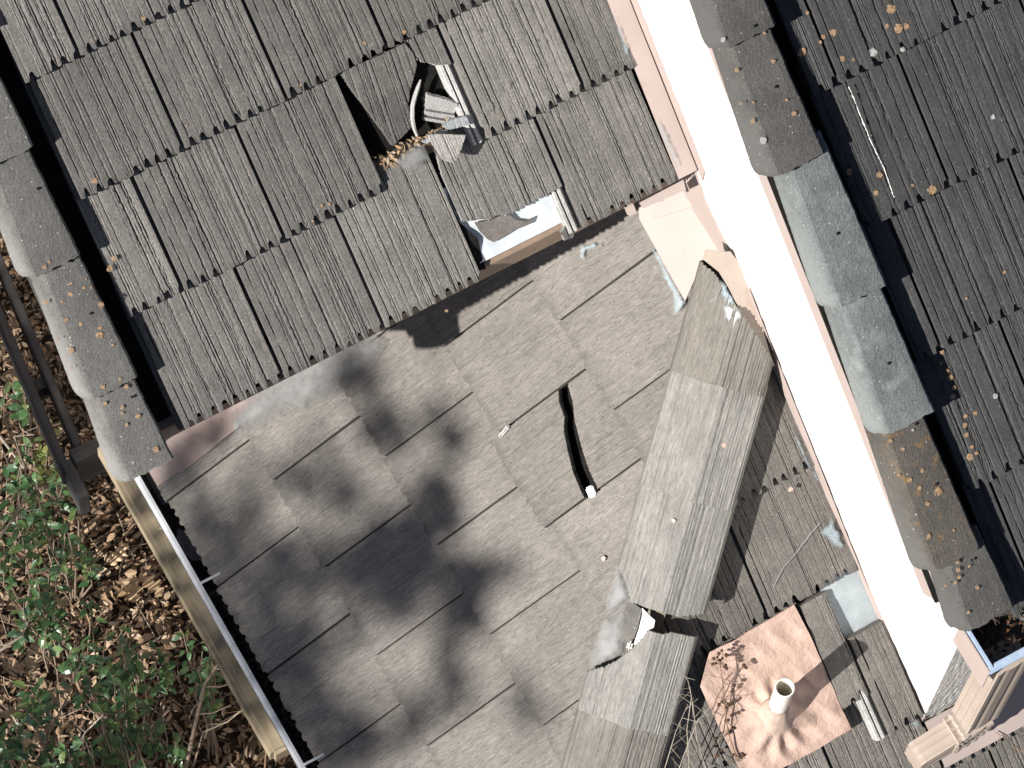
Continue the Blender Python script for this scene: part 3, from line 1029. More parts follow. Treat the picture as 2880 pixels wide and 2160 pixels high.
def C_tile(i, x, seed, x0=0, x1=None, keep=keepC, **kw):
    M = MC(i, x, kw.pop('rot', rng.normal(0, .003)), kw.pop('h', 0), kw.pop('so', 0))
    me = tile_mesh('roof_tile', W, E, seed, x0=x0, x1=x1, keep=keep, M=M, groove=.75, **kw)
    if me: return link('roof_tile', me, roofC, [M_TILE_C, M_BROKEN], M)


C_tile(2, .984 + .15, 600); C_tile(2, .834, 601)
C_tile(1, .984, 602); C_tile(1, .684, 603)
C_tile(0, .984, 604); C_tile(0, .684, 605); C_tile(0, .384, 606)
C_tile(-1, 1.085, 607, x1=.084, lock=False, h=.024, lap=-.012)                                    # narrow cut piece beside the pipe sheet
o = C_tile(-1, 1.170, 608, x1=.117, so=-.135, lap=-.03, lip=True, rot=.015, h=.034)     # slipped cut tile along the wall
o['label'] = 'slipped cut tile along the wall, side ribs showing'
C_tile(-1, .785, 609); C_tile(-1, .485, 610)
for k, x in enumerate((.692, .992, 1.292, 1.592, .392, .092)):
    C_tile(-2, x, 620 + k)
for k, x in enumerate((.542, .842, 1.142, 1.442, 1.742, .242)):
    C_tile(-3, x, 630 + k)
link('flashing_pan', sheet('flashing_pan', [on('C', u, v, -.030) for u, v in ((2275, 1600), (2418, 1540), (2500, 1740), (2380, 1800))], NA, .003, .0008, 30, 5, cuts=3), roofC, paint('shade_dulled_galvanised_steel', (.26, .30, .32), (.34, .38, .40), rough=.55, scale=25, metallic=.1))  # steel colour lowered to stand in for the tile's shadow on the pan
link('apron_flashing', sheet('apron_flashing', [np.array([x, y, -.0646 + TA * y + .012]) for x, y in ((1.292, -1.40), (2.0, -1.40), (2.0, -1.525), (1.30, -1.525))], NA, .004, .0015, 20, 6, cuts=3), roofC, M_PEACH)

# ------------------------------------------------------------------ hip caps between B and C
hip = thing('hip_ridge', 'row of pale V-shaped hip caps, one broken, running down to the bottom edge', 'roof ridge', (.9, -.67, -.5))
HD = np.array([1.00531, 1.0, 0.0]); HD[2] = TB * HD[0]; HD /= np.linalg.norm(HD)      # uphill along the hip
HN = NB + NA; HN -= HD * (HN @ HD); HN /= np.linalg.norm(HN)
HX = np.cross(HD, HN)
HO = np.array([hipx(-.667), -.667, -1.1993 + TB * hipx(-.667)])


def hip_t(P): return (np.asarray(P) - HO) @ HD


def hip_mesh(seed, L, keep, M, wl=.145, wr=.104, crest=.072, sl=.46, rise=.020):
    r = np.random.default_rng(seed)
    prof = [(-wl - .006, crest - wl * sl - .050), (-wl, crest - wl * sl - .004), (-wl + .006, crest - wl * sl + .002), (-.012, crest - .004), (0, crest), (.012, crest - .005),
            (wr, crest - wr * sl), (wr + .006, crest - wr * sl - .006), (wr + .013, crest - wr * sl - .034)]
    P = []
    for a, b in zip(prof[:-1], prof[1:]):
        n = max(1, int(math.hypot(b[0] - a[0], b[1] - a[1]) / .004))
        for k in range(n): P.append((a[0] + (b[0] - a[0]) * k / n, a[1] + (b[1] - a[1]) * k / n))
    P.append(prof[-1]); P = np.array(P)
    ny = int(L / .005) + 1
    yy = np.linspace(0, L, ny)
    V = np.zeros((ny, len(P), 3))
    lines = r.normal(0, .0016, len(P))
    dn = np.zeros(len(P))
    for k in range(4):
        j = r.integers(8, len(P) - 8); dn[j] -= r.uniform(.001, .0025)
    V[..., 0] = P[None, :, 0]
    V[..., 1] = yy[:, None] + (wob(len(P), 12, .002, r) - .018 * (np.abs(P[:, 0]) / .15) ** 2 * 0)[None, :] * (1 - yy[:, None] / L)
    V[..., 2] = P[None, :, 1] + lines[None, :] * .6 + dn[None, :] * np.clip(wob(ny, 12, 1, r) + .6, 0, 1)[:, None] + rise * (1 - yy[:, None] / L) + r.normal(0, .0003, V.shape[:2])
    k = None
    if keep is not None:
        c = (V[:-1, :-1] + V[1:, 1:]) / 2
        Mn = np.array(M)
        k = keep(c @ Mn[:3, :3].T + Mn[:3, 3])
    return grid_solid('hip_tile', V, .016, k)


def on_hip(u, v, lift=.002):
    d = ray(u, v)
    t0 = (on('B', u, v, .2) - CAM) @ d / (d @ d)
    for t in np.linspace(t0, t0 + .35, 400):
        q_ = CAM + d * t - HO
        if q_ @ HN <= .072 + .010 - .46 * abs(q_ @ HX): return CAM + d * (t - lift)
    return CAM + d * t


def hipcrest(u, v): return hip_t(on('B', u, v, .075))


ht = [hipcrest(2035, 1089), hipcrest(1942, 1408), hipcrest(1866, 1722), hipcrest(1757, 2040)]
ht.append(ht[-1] - .33)
ht.append(ht[-1] - .33)
tops = [ht[0] + .46, ht[0] + .03, ht[1] + .03, ht[2] - .05, ht[3] + .03, ht[4] + .03]
H2POLY = [(1700, 1300), (1735, 1590), (1752, 1622), (1766, 1655), (1772, 1692), (1800, 1712), (1826, 1728), (1846, 1716), (1862, 1752), (1880, 1738), (1972, 1727), (2080, 1740), (2160, 1300)]
H3POLY = [(1600, 1905), (1672, 1882), (1700, 1876), (1735, 1858), (1765, 1835), (1795, 1808), (1826, 1771), (1838, 1780), (1868, 1783), (1905, 1776), (1963, 1770), (2060, 1766), (2060, 2200), (1500, 2200)]
for k, t0 in enumerate(ht):
    L = tops[k] - t0
    M = frame(HO + HD * t0 + HX * rng.normal(0, .003), HX, HD, HN)
    keep = None
    lab = None
    mat = M_HIP
    if k == 0:
        keep = lambda P: (P[..., 0] < 1.258) & inside(proj(P), [(1500, 1300), (1700, 1000), (1880, 830), (1968, 735), (2010, 770), (2085, 880), (2140, 960), (2185, 1040), (2300, 1400)])
        mat = M_HIP2; lab = 'brown topmost hip cap, cut against the wall flashing'
    elif k == 2:
        keep = lambda P: inside(proj(P), H2POLY); lab = 'hip cap with its lower left corner broken off'
    elif k == 3:
        keep = lambda P: inside(proj(P), H3POLY); lab = 'hip cap with a broken upper edge'
    elif k >= 4: mat = M_HIP2
    o = link('hip_tile', hip_mesh(700 + k, L, keep, M), hip, [mat, M_BROKEN], M)
    if lab: o['label'] = lab
# mortar bedding showing through the break
r = np.random.default_rng(21)
MOR = [(1806, 1708), (1829, 1730), (1843, 1742), (1840, 1760), (1826, 1772), (1804, 1798), (1787, 1816), (1783, 1810), (1798, 1765), (1808, 1722)]
mc = np.mean([on('B', u, v, .05) for u, v in MOR], 0)
link('mortar_bed', sheet('mortar_bed', [on('B', u, v, .030) for u, v in MOR], HN, .012, .003, 60, 21, cuts=4, zfun=lambda p: .026 * math.exp(-(np.linalg.norm(p - mc) / .035) ** 2)), hip, M_MORTAR)
REC = [(1763, 1692), (1778, 1692), (1808, 1715), (1800, 1748), (1788, 1792), (1775, 1800), (1760, 1786), (1757, 1745)]
link('recess_shade', sheet('recess_shade', [on('B', u, v, .014 + .012 * k_) for k_, (u, v) in enumerate(REC) for k_ in [max(0, (u - 1760) / 40)]], NB, .006, .004, 60, 22, cuts=3), hip, M_TILE_A)  # darker grey sheet stands in for the shaded face of the recess
c1 = on('B', 1771, 1815, .03)
link('mortar_bed', box_mesh('mortar_bed', [((0, 0, 0), (.014, .026, .030), None)], .006), hip, M_MORTAR, frame(c1, HX, HD, HN))
link('ridge_board', box_mesh('ridge_board', [((0, 0, 0), (.028, 2.0, .05), None)]), hip, M_BROWNWOOD, frame(HO - HD * .25 - HN * .02, HX, HD, HN))

# ------------------------------------------------------------------ white wall
XWALL = 1.272
wall = thing('white_wall', 'bright white stucco wall rising between the two roofs', 'wall', (1.35, -1.386, -2.0))
pts = []
yA, yB = 2.6, -1.386
ns = 200
ysw = np.linspace(yB, yA, ns)
V = np.zeros((24, ns, 3))
r = np.random.default_rng(5)
for j in range(24):
    f = j / 23
    lo = np.minimum(TA * ysw, TA * ysw - .0646) - .35
    hi = .85 + TA * ysw - .03
    V[j, :, 2] = lo + (hi - lo) * f
    V[j, :, 1] = ysw
    V[j, :, 0] = XWALL + .028 * np.clip((-.4 - ysw), 0, 1) + r.normal(0, .0009, ns)
link('wall_face', grid_solid('wall_face', V[:, ::-1], .02, n=(-1, 0, 0), smooth=False), wall, M_WALL)
xe = XWALL + .0276
V = np.zeros((50, 90, 3))
for j in range(50):
    for i in range(90):
        x = xe + i / 89 * .7
        z = -1.45 + j / 49 * (1.45 - .22)
        V[j, i] = [x, -1.386 + r.normal(0, .0005) , z]
link('end_face', grid_solid('end_face', V, .05, n=(0, -1, 0)), wall, M_WALL)

# ------------------------------------------------------------------ roof D: charcoal slope above the wall
roofD = thing('charcoal_roof', 'dark charcoal tile roof slope at the right edge above the white wall', 'roof', (1.6, -.5, .5))
WD, ED = .362, .3845
XD0, SD0 = 1.481, -.2445
DO = np.array([0, 0, .85])
link('deck', sheet('deck', [DO + EXA * x + ESA * s - NA * .075 for x, s in ((1.24, -1.66), (2.9, -1.66), (2.9, 1.6), (1.24, 1.6))], NA, .012, 0, cuts=1), roofD, M_FELT)
poolD = [tile_mesh('roof_tile', WD, ED, 800 + k, groove=1.1, dx=.003, dy=.006) for k in range(6)]
XDL = 1.412
dt = []
qq = 0
for i in range(-4, 4):
    off = 0 if i % 2 == 0 else .5
    for k in range(-1, 4):
        x = XD0 + (k + off) * WD - WD * (1 if False else 0)
        lo = max(x, XDL)
        if x + WD - lo < .03 or x > 2.7: continue
        if SD0 + i * ED < -1.80: continue
        o = DO + EXA * x + ESA * (SD0 + i * ED + rng.normal(0, .002)) + NA * rng.normal(0, .0012)
        M = frame(o, EXA, ESA, NA)
        if lo > x + .002: me = tile_mesh('roof_tile', WD, ED, 820 + qq, groove=1.1, x0=lo - x, x1=WD, dx=.003, dy=.006)
        else: me = poolD[qq % 6]
        qq += 1
        dt.append((link('roof_tile', me, roofD, [M_TILE_D, M_BROKEN_D], M), x, i))
ow, ss = [], [-.013, -.371, -.759, -1.126, -1.523, -1.718]
ss = [.71, .35] + ss
mats = [M_RAKE_D, M_RAKE_D, M_RAKE_D, M_RAKE_D, M_RAKE_D2, M_RAKE_D2, M_RAKE_D3, M_RAKE_D]
rakeD = []
for k, s0 in enumerate(ss):
    top = s0 + .40 if k == 0 else ss[k - 1] + .05
    xo = [1.20, 1.20, 1.200, 1.197, 1.224, 1.222, 1.203, 1.232][k]
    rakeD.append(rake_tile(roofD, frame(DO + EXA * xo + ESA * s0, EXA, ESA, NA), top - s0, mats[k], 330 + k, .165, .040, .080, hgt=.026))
rakeD[4]['label'] = 'pale green-grey rake tile without lichen'
rakeD[6]['label'] = 'rake tile covered with rusty orange lichen'
link('barge_board', box_mesh('barge_board', [(DO + EXA * 1.262 + ESA * -.02 - NA * .10, (.018, 3.3, .16), np.array([EXA, ESA, NA]))]), roofD, M_PEACH)


def lichD(lst, ox, oy, sc, base):
    for k, (x, y, rr_, *w) in enumerate(lst):
        u, v = ox + x * sc, oy + y * sc
        P = on('D', u, v, -.004)
        rad = rr_ * sc / 1170
        mat = M_LICHENW if w else M_LICHEN
        if P[0] < 1.395:
            P = on('D', u, v, .052 / ca)
            s = P[1] / ca
            own = min([i for i in range(len(ss)) if ss[i] <= s + .03], key=lambda i: s - ss[i])
            P = P + NA * (.026 * (1 - (s - ss[own]) / .42) - .0075)
            spot(rakeD[own], P, NA, rad, mat, base + k)
        else:
            own = min(dt, key=lambda d: (0 if d[1] - .02 <= P[0] <= d[1] + WD else 9) + abs((P[1] / ca - SD0) / ED - d[2] - .5))[0]
            s = (P[1] / ca - SD0) / ED
            P = P - NA * (.02 * (s - math.floor(s)) - .004)
            spot(own, P, NA, rad, mat, base + k)


lichD([(1355, 60, 38), (1325, 170, 20), (1400, 185, 38), (1450, 170, 25), (980, 210, 30), (915, 240, 17), (775, 340, 38), (1035, 380, 22), (1105, 385, 14), (815, 85, 16), (1085, 1115, 27), (1280, 1135, 25), (1255, 1250, 22), (1615, 1230, 38), (1490, 1200, 13), (1235, 340, 36, 1), (1425, 320, 22, 1), (2015, 760, 20, 1), (245, 250, 20, 1), (510, 905, 30, 1), (350, 455, 17), (710, 730, 22), (445, 780, 19), (585, 395, 17), (530, 215, 13), (665, 645, 12), (895, 275, 14), (370, 670, 12), (450, 660, 11)], 1920, 0, .434, 1000)
lichD([(1770, 860, 20), (1745, 790, 28), (1762, 915, 24), (1840, 1040, 18), (1835, 1100, 22), (1845, 1160, 22), (1875, 1240, 18), (1862, 1305, 30), (1905, 1280, 20), (1730, 750, 18), (1690, 700, 14), (1905, 1020, 20), (1700, 630, 20), (2035, 910, 22, 1), (1490, 1065, 24, 1), (1495, 1130, 12, 1), (2090, 105, 14), (1840, 275, 12), (1580, 1600, 22), (1650, 1520, 34), (1530, 1500, 20), (1470, 1450, 20), (1430, 1250, 16), (1350, 1200, 18), (1400, 1420, 12), (1550, 1390, 18), (1310, 1160, 12)], 1920, 720, .434, 1100)
lichD([(1770, 320, 18), (1775, 370, 20), (1780, 415, 18), (1755, 450, 16), (1845, 345, 12), (1690, 470, 13), (1895, 480, 18), (1835, 640, 14), (1580, 150, 22), (1740, 110, 12)], 1920, 1440, .434, 1200)
for k, (u, v) in enumerate(((2115, 70), (2179, 243), (2352, 655), (2495, 1020), (2578, 1193), (2630, 1360), (2729, 1573))):
    P = on('D', u, v, .052 / ca)
    s_ = P[1] / ca
    own = min([i for i in range(len(ss)) if ss[i] <= s_ + .03], key=lambda i: s_ - ss[i])
    spot(rakeD[own], P + NA * (.026 * (1 - (s_ - ss[own]) / .42) - .0065), NA, .0042, M_FELT, 1300 + k, 'nail_hole')
for k, (u, v) in enumerate(((105, 530), (203, 735), (255, 880), (370, 1115))):
    P = on('A', u, v, .042 / ca)
    s_ = P[1] / ca
    own = max([i for i in range(len(sA)) if sA[i] <= s_ + .02], key=lambda i: sA[i])
    spot(rakeA[own], P + NA * (.024 * (1 - (s_ - sA[own]) / .37) - .0055), NA, .0040, M_FELT, 1320 + k, 'nail_hole')
# white hairline crack filled with lime on one D tile
P = [on('D', 1920 + x * .434, y * .434, -.006) for x, y in ((1075, 560), (1110, 640), (1155, 760), (1190, 840), (1225, 930), (1265, 1010), (1305, 1090), (1340, 1190), (1368, 1275))]
f_ = np.linspace(0, len(P) - 1, 60)
P = np.array(P)
P = np.stack([np.interp(f_, np.arange(len(P)), P[:, i]) for i in range(3)], 1) + rng.normal(0, .0005, (60, 3)) * (1, 1, .3)
m = MB(); m.tube(list(P), list(np.clip(rng.normal(.0013, .0007, 60), .0003, .003)), 5)
o = link('lime_line', m.mesh('lime_line'), roofD, M_MORTAR)

# ------------------------------------------------------------------ peach wall flashing
fl = thing('wall_flashing', 'peach painted metal flashing along the foot of the white wall', 'flashing', (1.25, -.1, -.1))
# pan beside roof A and its upturn
link('flashing_pan', sheet('flashing_pan', [EXA * x + ESA * s - NA * .008 for x, s in ((1.205, .0), (1.262, .0), (1.262, 2.4), (1.205, 2.4))], NA, .003, .0008, 12, 3, cuts=4), fl, M_PEACH)
link('upturn', sheet('upturn', [np.array([XWALL + .002, y, TA * y + z]) for y, z in ((-.02, -.02), (2.0, -.02), (2.0, .035), (-.02, .035))], (-1, 0, 0), .008, .0004, 14, 4, cuts=4), fl, M_PEACH)
SAD = [(1797, 567), (1850, 540), (1921, 504), (1930, 478), (1960, 500), (1968, 583), (2022, 690), (2034, 722), (1978, 732), (1928, 847), (1884, 770), (1841, 691), (1815, 645), (1799, 616)]
link('saddle_sheet', sheet('saddle_sheet', [on('B', u, v, .030) for u, v in SAD], NB, .003, .0012, 14, 7, cuts=3), fl, M_PEACH)
link('saddle_fold', sheet('saddle_fold', [on('B', u, v, .040) for u, v in ((1835, 577), (1928, 528), (1958, 580), (1838, 616))], NB, .004, .001, 14, 8, cuts=3), fl, M_PEACH)
link('eave_return', sheet('eave_return', [on('A', u, v, -.03) for u, v in ((1797, 570), (1808, 586), (1928, 534), (1921, 505))], NA, .003, .001, 14, 9, cuts=2), fl, M_PEACH)
CRM = [(1975, 728), (1984, 700), (2031, 708), (2052, 706), (2075, 735), (2095, 780), (2128, 870), (2163, 985), (2178, 1030), (2150, 1010), (2115, 940), (2085, 880), (2050, 810), (2022, 765)]
link('crumpled_sheet', sheet('crumpled_sheet', [on('C', u, v, .062) for k, (u, v) in enumerate(CRM)], NA, .004, .0035, 26, 10, cuts=4), fl, paint('beige_painted_lead', (.345, .285, .245), (.40, .335, .29), rough=.7, scale=16, bstr=.4, bdist=.005, bscale=40))
link('wall_strip', sheet('wall_strip', [np.array([XWALL + .002 + .028 * max(0, -.4 - y), y, -.0646 + TA * y + z]) for y, z in ((-.30, .0), (-.30, .09), (-.45, .016), (-1.39, .002), (-1.39, -.03), (-.8, -.02))], (-1, 0, 0), .008, .0006, 16, 11, cuts=4), fl, M_PEACH)
link('corner_upturn', sheet('corner_upturn', [onx(u, v, XWALL + .002) for u, v in ((1926, 470), (1960, 478), (1985, 556), (2012, 612), (2052, 699), (2080, 738), (2060, 790), (1990, 760), (1960, 700), (1930, 600), (1915, 520))], (-1, 0, 0), .008, .0006, 22, 14, cuts=4), fl, M_PEACH)

# ------------------------------------------------------------------ vent pipe
pb = on('C', 2178, 2014, .01)
vp = thing('vent_pipe', 'cream plastic vent pipe standing in a wrinkled peach flashing sheet', 'vent pipe', pb)
SHP = [(1996, 1833), (2060, 1800), (2150, 1748), (2232, 1700), (2264, 1760), (2293, 1822), (2340, 1930), (2391, 2048), (2300, 2105), (2198, 2160), (2140, 2230), (2100, 2200), (2080, 2160), (2020, 2040), (1968, 1930)]


def boot(p):
    d = np.linalg.norm((p - pb) - NA * ((p - pb) @ NA))
    return .035 * math.exp(-(d / .062) ** 2) + .006 * math.exp(-((d - .085) / .03) ** 2) * math.sin(9 * math.atan2(p[1] - pb[1], p[0] - pb[0]))


link('flashing_sheet', sheet('flashing_sheet', [on('C', u, v, .012) for u, v in SHP], NA, .004, .0052, 52, 12, cuts=6, zfun=boot), vp, M_PEACH_R)
seg = 40
V, F = [], []
prof = [(.038, .0), (.033, .03), (.0285, .055), (.0272, .08), (.0270, .262), (.0268, .266), (.0236, .266), (.0232, .262), (.0232, .10)]
for rr_, z in prof:
    for k in range(seg):
        a = 2 * math.pi * k / seg
        V.append((rr_ * math.cos(a), rr_ * math.sin(a), z))
for i in range(len(prof) - 1):
    for k in range(seg):
        k2 = (k + 1) % seg
        F.append((i * seg + k, i * seg + k2, (i + 1) * seg + k2, (i + 1) * seg + k))
F.append(tuple((len(prof) - 1) * seg + k for k in range(seg)))
link('pipe', pydata('pipe', V, F, True), vp, M_PVC, Matrix.Translation(Vector(pb)))
V, F = [], []
prof = [(.064, -.020), (.052, .016), (.041, .050), (.0335, .085), (.0285, .112)]
rr0 = np.random.default_rng(31)
for q_, (a_, z) in enumerate(prof):
    for k in range(seg):
        a = 2 * math.pi * k / seg
        w = a_ * (1 + .09 * math.sin(5 * a + q_) * (1 - q_ / 5)) + rr0.normal(0, .0006)
        V.append((w * math.cos(a), w * math.sin(a), z + TA * w * math.sin(a) * (1 - q_ / 4) * .8))
for i in range(len(prof) - 1):
    for k in range(seg):
        k2 = (k + 1) % seg
        F.append((i * seg + k, i * seg + k2, (i + 1) * seg + k2, (i + 1) * seg + k))
link('boot', pydata('boot', V, F, True), vp, paint('cream_boot', (.40, .30, .25), (.48, .38, .32), rough=.7, scale=40, stain=(.38, .27, .21), stain_lo=.6, bstr=.5, bdist=.004, bscale=60), Matrix.Translation(Vector(pb)))

# ------------------------------------------------------------------ gutters and downspout
gB = thing('eave_gutter', 'white gutter full of dead leaves along the eave of the dappled roof', 'gutter', (-.22, -.2, -1.5))
y0, y1 = .47, -1.6


def extr_y(name, prof, ya, yb, thick=.0025):
    n = len(prof)
    V = [(x, ya, z) for x, z in prof] + [(x, yb, z) for x, z in prof]
    V += [(x + thick, ya, z + thick) for x, z in prof] + [(x + thick, yb, z + thick) for x, z in prof]
    F = []
    for i in range(n - 1):
        F.append((i, i + 1, n + i + 1, n + i))
        F.append((2 * n + i + 1, 2 * n + i, 3 * n + i, 3 * n + i + 1))
    F += [(0, n, 3 * n, 2 * n), (n - 1, 3 * n - 1, 4 * n - 1, 2 * n - 1)]
    return pydata(name, V, F)


link('trough', extr_y('trough', [(-.258, -1.352), (-.262, -1.40), (-.245, -1.46), (-.135, -1.46), (-.135, -1.36)], y0, y1), gB, M_GUTIN)
link('front_lip', extr_y('front_lip', [(-.2635, -1.372), (-.2665, -1.349), (-.262, -1.3445), (-.252, -1.3445), (-.250, -1.350)], y0, y1), gB, M_GUTTER)
for (u, v) in ((588, 1627), (868, 2143)):
    c = atz(u, v, -1.338)
    link('hanger', box_mesh('hanger', [((-.20, c[1], -1.342), (.10, .007, .006), None)], .001), gB, M_GUTTER)
link('back_board', box_mesh('back_board', [((-.12, -.56, -1.42), (.02, 2.07, .16), None)]), gB, M_GREYWOOD)
mb = MB()
r = np.random.default_rng(17)
for k in range(900):
    y = r.uniform(-.75, .4)
    dens = .25 if y > 0 else 1
    if r.random() > dens: continue
    c = np.array([r.uniform(-.235, -.15), y, -1.445 + r.uniform(0, .045)])
    L = r.uniform(.015, .04)
    leaf_faces(mb, c, rdir(r, -.4, .4), rdir(r, .2, 1), L, L * .4, .3, .3)
tag(link('gutter_leaves', mb.mesh('gutter_leaves'), None, leafmat('dark_wet_leaf', [(.06, .042, .03), (.15, .115, .085), (.26, .21, .16)], .7, .05)), 'dark dead leaves lying in the white eave gutter', 'leaves', kind='stuff')
# a tile sliver lying in the gutter
P = [atz(u, v, -1.385) for u, v in ((500, 1490), (520, 1495), (560, 1555), (578, 1578), (540, 1580), (508, 1550), (496, 1520))]
tag(link('tile_fragment', sheet('tile_fragment', P, (0, 0, 1), .012, .002, 40, 3, cuts=2), None, M_TILE_A), 'dark curved tile shard lying in the eave gutter', 'tile fragment', 'loose tile fragments')
# flashing between A's corner and B's top edge
fp = thing('corner_flashing', 'pink metal flashing, pan colour darkened for shade, under the lower left corner of the upper roof', 'flashing', (-.1, .38, -1.3))
link('pan', sheet('pan', [np.array([x, y, -1.1993 + TB * x + h]) for x, y, h in ((-.215, .325, -.012), (.25, .325, -.012), (.25, .43, -.012), (-.215, .43, -.012))], NB, .003, .002, 16, 3, cuts=4), fp, paint('shade_darkened_pink_metal', (.19, .145, .13), (.25, .195, .175), rough=.6, scale=12, stain=(.15, .12, .11), stain_lo=.55))  # pan colour darkened to carry the shade under the roof corner
link('upturn', box_mesh('upturn', [((.02, .432, -1.15), (.5, .006, .18), None)]), fp, M_PEACH)
link('edge_board', box_mesh('edge_board', [(np.array([-.214, .36, -1.375]), (.035, .16, .02), None)]), fp, M_GREYWOOD)

gD = thing('upper_gutter', 'gutter end with debris and painted-in blue sky reflection at the eave of the charcoal roof', 'gutter', (1.4, -1.46, -.3))
xg = 1.285
link('trough', pydata('trough', [(xg, -1.38, -.235), (xg, -1.395, -.36), (xg, -1.50, -.36), (xg, -1.522, -.245), (2.6, -1.38, -.235), (2.6, -1.395, -.36), (2.6, -1.50, -.36), (2.6, -1.522, -.245)],
                          [(0, 1, 5, 4), (1, 2, 6, 5), (2, 3, 7, 6)]), gD, M_GUTIN)
link('front_lip', box_mesh('front_lip', [((xg + .65, -1.520, -.240), (1.31, .022, .012), None)], .003), gD, M_GUTTER_SKY)
link('end_cap', box_mesh('end_cap', [((xg - .003, -1.452, -.298), (.005, .150, .13), None)], .001), gD, M_PEACH)
link('end_lip', box_mesh('end_lip', [((xg + .008, -1.448, -.236), (.012, .142, .012), None)], .002), gD, M_GUTTER_SKY)
mb = MB()
r = np.random.default_rng(19)
for k in range(260):
    c = np.array([r.uniform(1.31, 1.7), r.uniform(-1.49, -1.40), -.350 + r.uniform(0, .045)])
    L = r.uniform(.012, .03)
    leaf_faces(mb, c, rdir(r, -.4, .4), rdir(r, .2, 1), L, L * .4, .3, .3)
for k in range(16):
    c = np.array([r.uniform(1.36, 1.50), r.uniform(-1.43, -1.385), -.25 + r.uniform(0, .02)])
    leaf_faces(mb, c, rdir(r, -.2, .5), rdir(r, .2, 1), .022, .008, .3, .3)
tag(link('gutter_debris', mb.mesh('gutter_debris'), None, leafmat('rotting_leaf', [(.02, .012, .008), (.05, .03, .018), (.04, .02, .012), (.30, .13, .06)], .7, .05)), 'dark rotting leaf debris in the upper gutter end', 'leaves', kind='stuff')


def ribbed_pipe(path, w, d, name, parent, mat, axes):
    """rectangular downspout with fluted faces swept along path; axes = list of (width axis, depth axis)"""
    prof = []
    for sx, sy, n, along in (( -1, -1, 12, 'x'), (1, -1, 8, 'y'), (1, 1, 12, 'x2'), (-1, 1, 8, 'y2')):
        for k in range(n):
            f = k / n
            fl_ = -.0035 if (k % 4 == 2) else 0
            if along == 'x': prof.append((-w / 2 + w * f, -d / 2 - fl_))
            elif along == 'y': prof.append((w / 2 + fl_, -d / 2 + d * f))
            elif along == 'x2': prof.append((w / 2 - w * f, d / 2 + fl_))
            else: prof.append((-w / 2 - fl_, d / 2 - d * f))
    n = len(prof)
    V, F = [], []
    for p, (a, b) in zip(path, axes):
        for x, y in prof: V.append(np.asarray(p) + np.asarray(a) * x + np.asarray(b) * y)
    for i in range(len(path) - 1):
        for k in range(n):
            k2 = (k + 1) % n
            F.append((i * n + k, i * n + k2, (i + 1) * n + k2, (i + 1) * n + k))
    F.append(tuple(range(n))[::-1]); F.append(tuple((len(path) - 1) * n + k for k in range(n)))
    return link(name, pydata(name, V, F), parent, mat)


ds = thing('downspout', 'beige ribbed downspout with an elbow turning onto the lower roof', 'downspout', (1.36, -1.48, -1.1))
YD = -1.487
YV = np.array([0, 1., 0]); XV = np.array([1., 0, 0]); ZV = np.array([0, 0, 1.])
ribbed_pipe([(1.375, YD, -.33), (1.372, YD, -.6), (1.368, YD, -.86)], .080, .100, 'upper_pipe', ds, M_BEIGE, [(YV, XV)] * 3)
path, axes = [], []
for k in range(13):
    a = math.radians(90 * k / 12)
    cx, cz, R_ = 1.300, -.90, .066
    w_ = .0022 if k % 2 else -.0012
    path.append((cx + R_ * math.cos(a), YD, cz - R_ * math.sin(a) - .0))
    d_ = np.array([math.cos(a), 0, -math.sin(a)])
    sc_ = 1 + w_ * 22
    axes.append((YV * sc_, d_ * sc_))
ribbed_pipe(path, .082, .098, 'elbow', ds, M_BEIGE, axes)
ribbed_pipe([(1.305, YD, -.968), (1.20, YD - .003, -.985), (1.186, YD - .004, -.990)], .072, .088, 'leader', ds, M_BEIGE, [(YV, -ZV)] * 3)

# ------------------------------------------------------------------ broken tiles and debris in the hole
def frag(poly, pl, h, seed, label, mat=(M_TILE_A, M_BROKEN), rot=0.0, tip=(0, 0), thick=.02, groove=.9):
    """loose piece of tile with the measured outline, resting h metres above the slope and tipped"""
    pts = [on(pl, u, v, h) for u, v in poly]
    c = np.mean(pts, 0)
    cs, sn = math.cos(rot), math.sin(rot)
    ex, es = EXA * cs + ESA * sn, ESA * cs - EXA * sn
    n = NA + ex * tip[0] + es * tip[1]; n /= np.linalg.norm(n)
    ex = ex - n * (ex @ n); ex /= np.linalg.norm(ex)
    es = np.cross(n, ex)
    uv = np.array([[(p - c) @ ex, (p - c) @ es] for p in pts])
    lo, hi = uv.min(0), uv.max(0)
    nx, ny = int((hi[0] - lo[0]) / .0022) + 2, int((hi[1] - lo[1]) / .0022) + 2
    xs, ys_ = np.linspace(lo[0], hi[0], nx), np.linspace(lo[1], hi[1], ny)
    X, Y = np.meshgrid(xs, ys_)
    Z = tile_heights(xs - lo[0] + .05, Y, .30, seed, groove)
    V = np.stack([X, Y, Z], -1)
    cc = (V[:-1, :-1] + V[1:, 1:]) / 2
    k = inside(cc[..., :2], [tuple(q) for q in uv])
    me = grid_solid('tile_fragment', V, thick, k, True)
    return tag(link('tile_fragment', me, None, list(mat), frame(c, ex, es, n)), label, 'tile fragment', 'loose tile fragments')


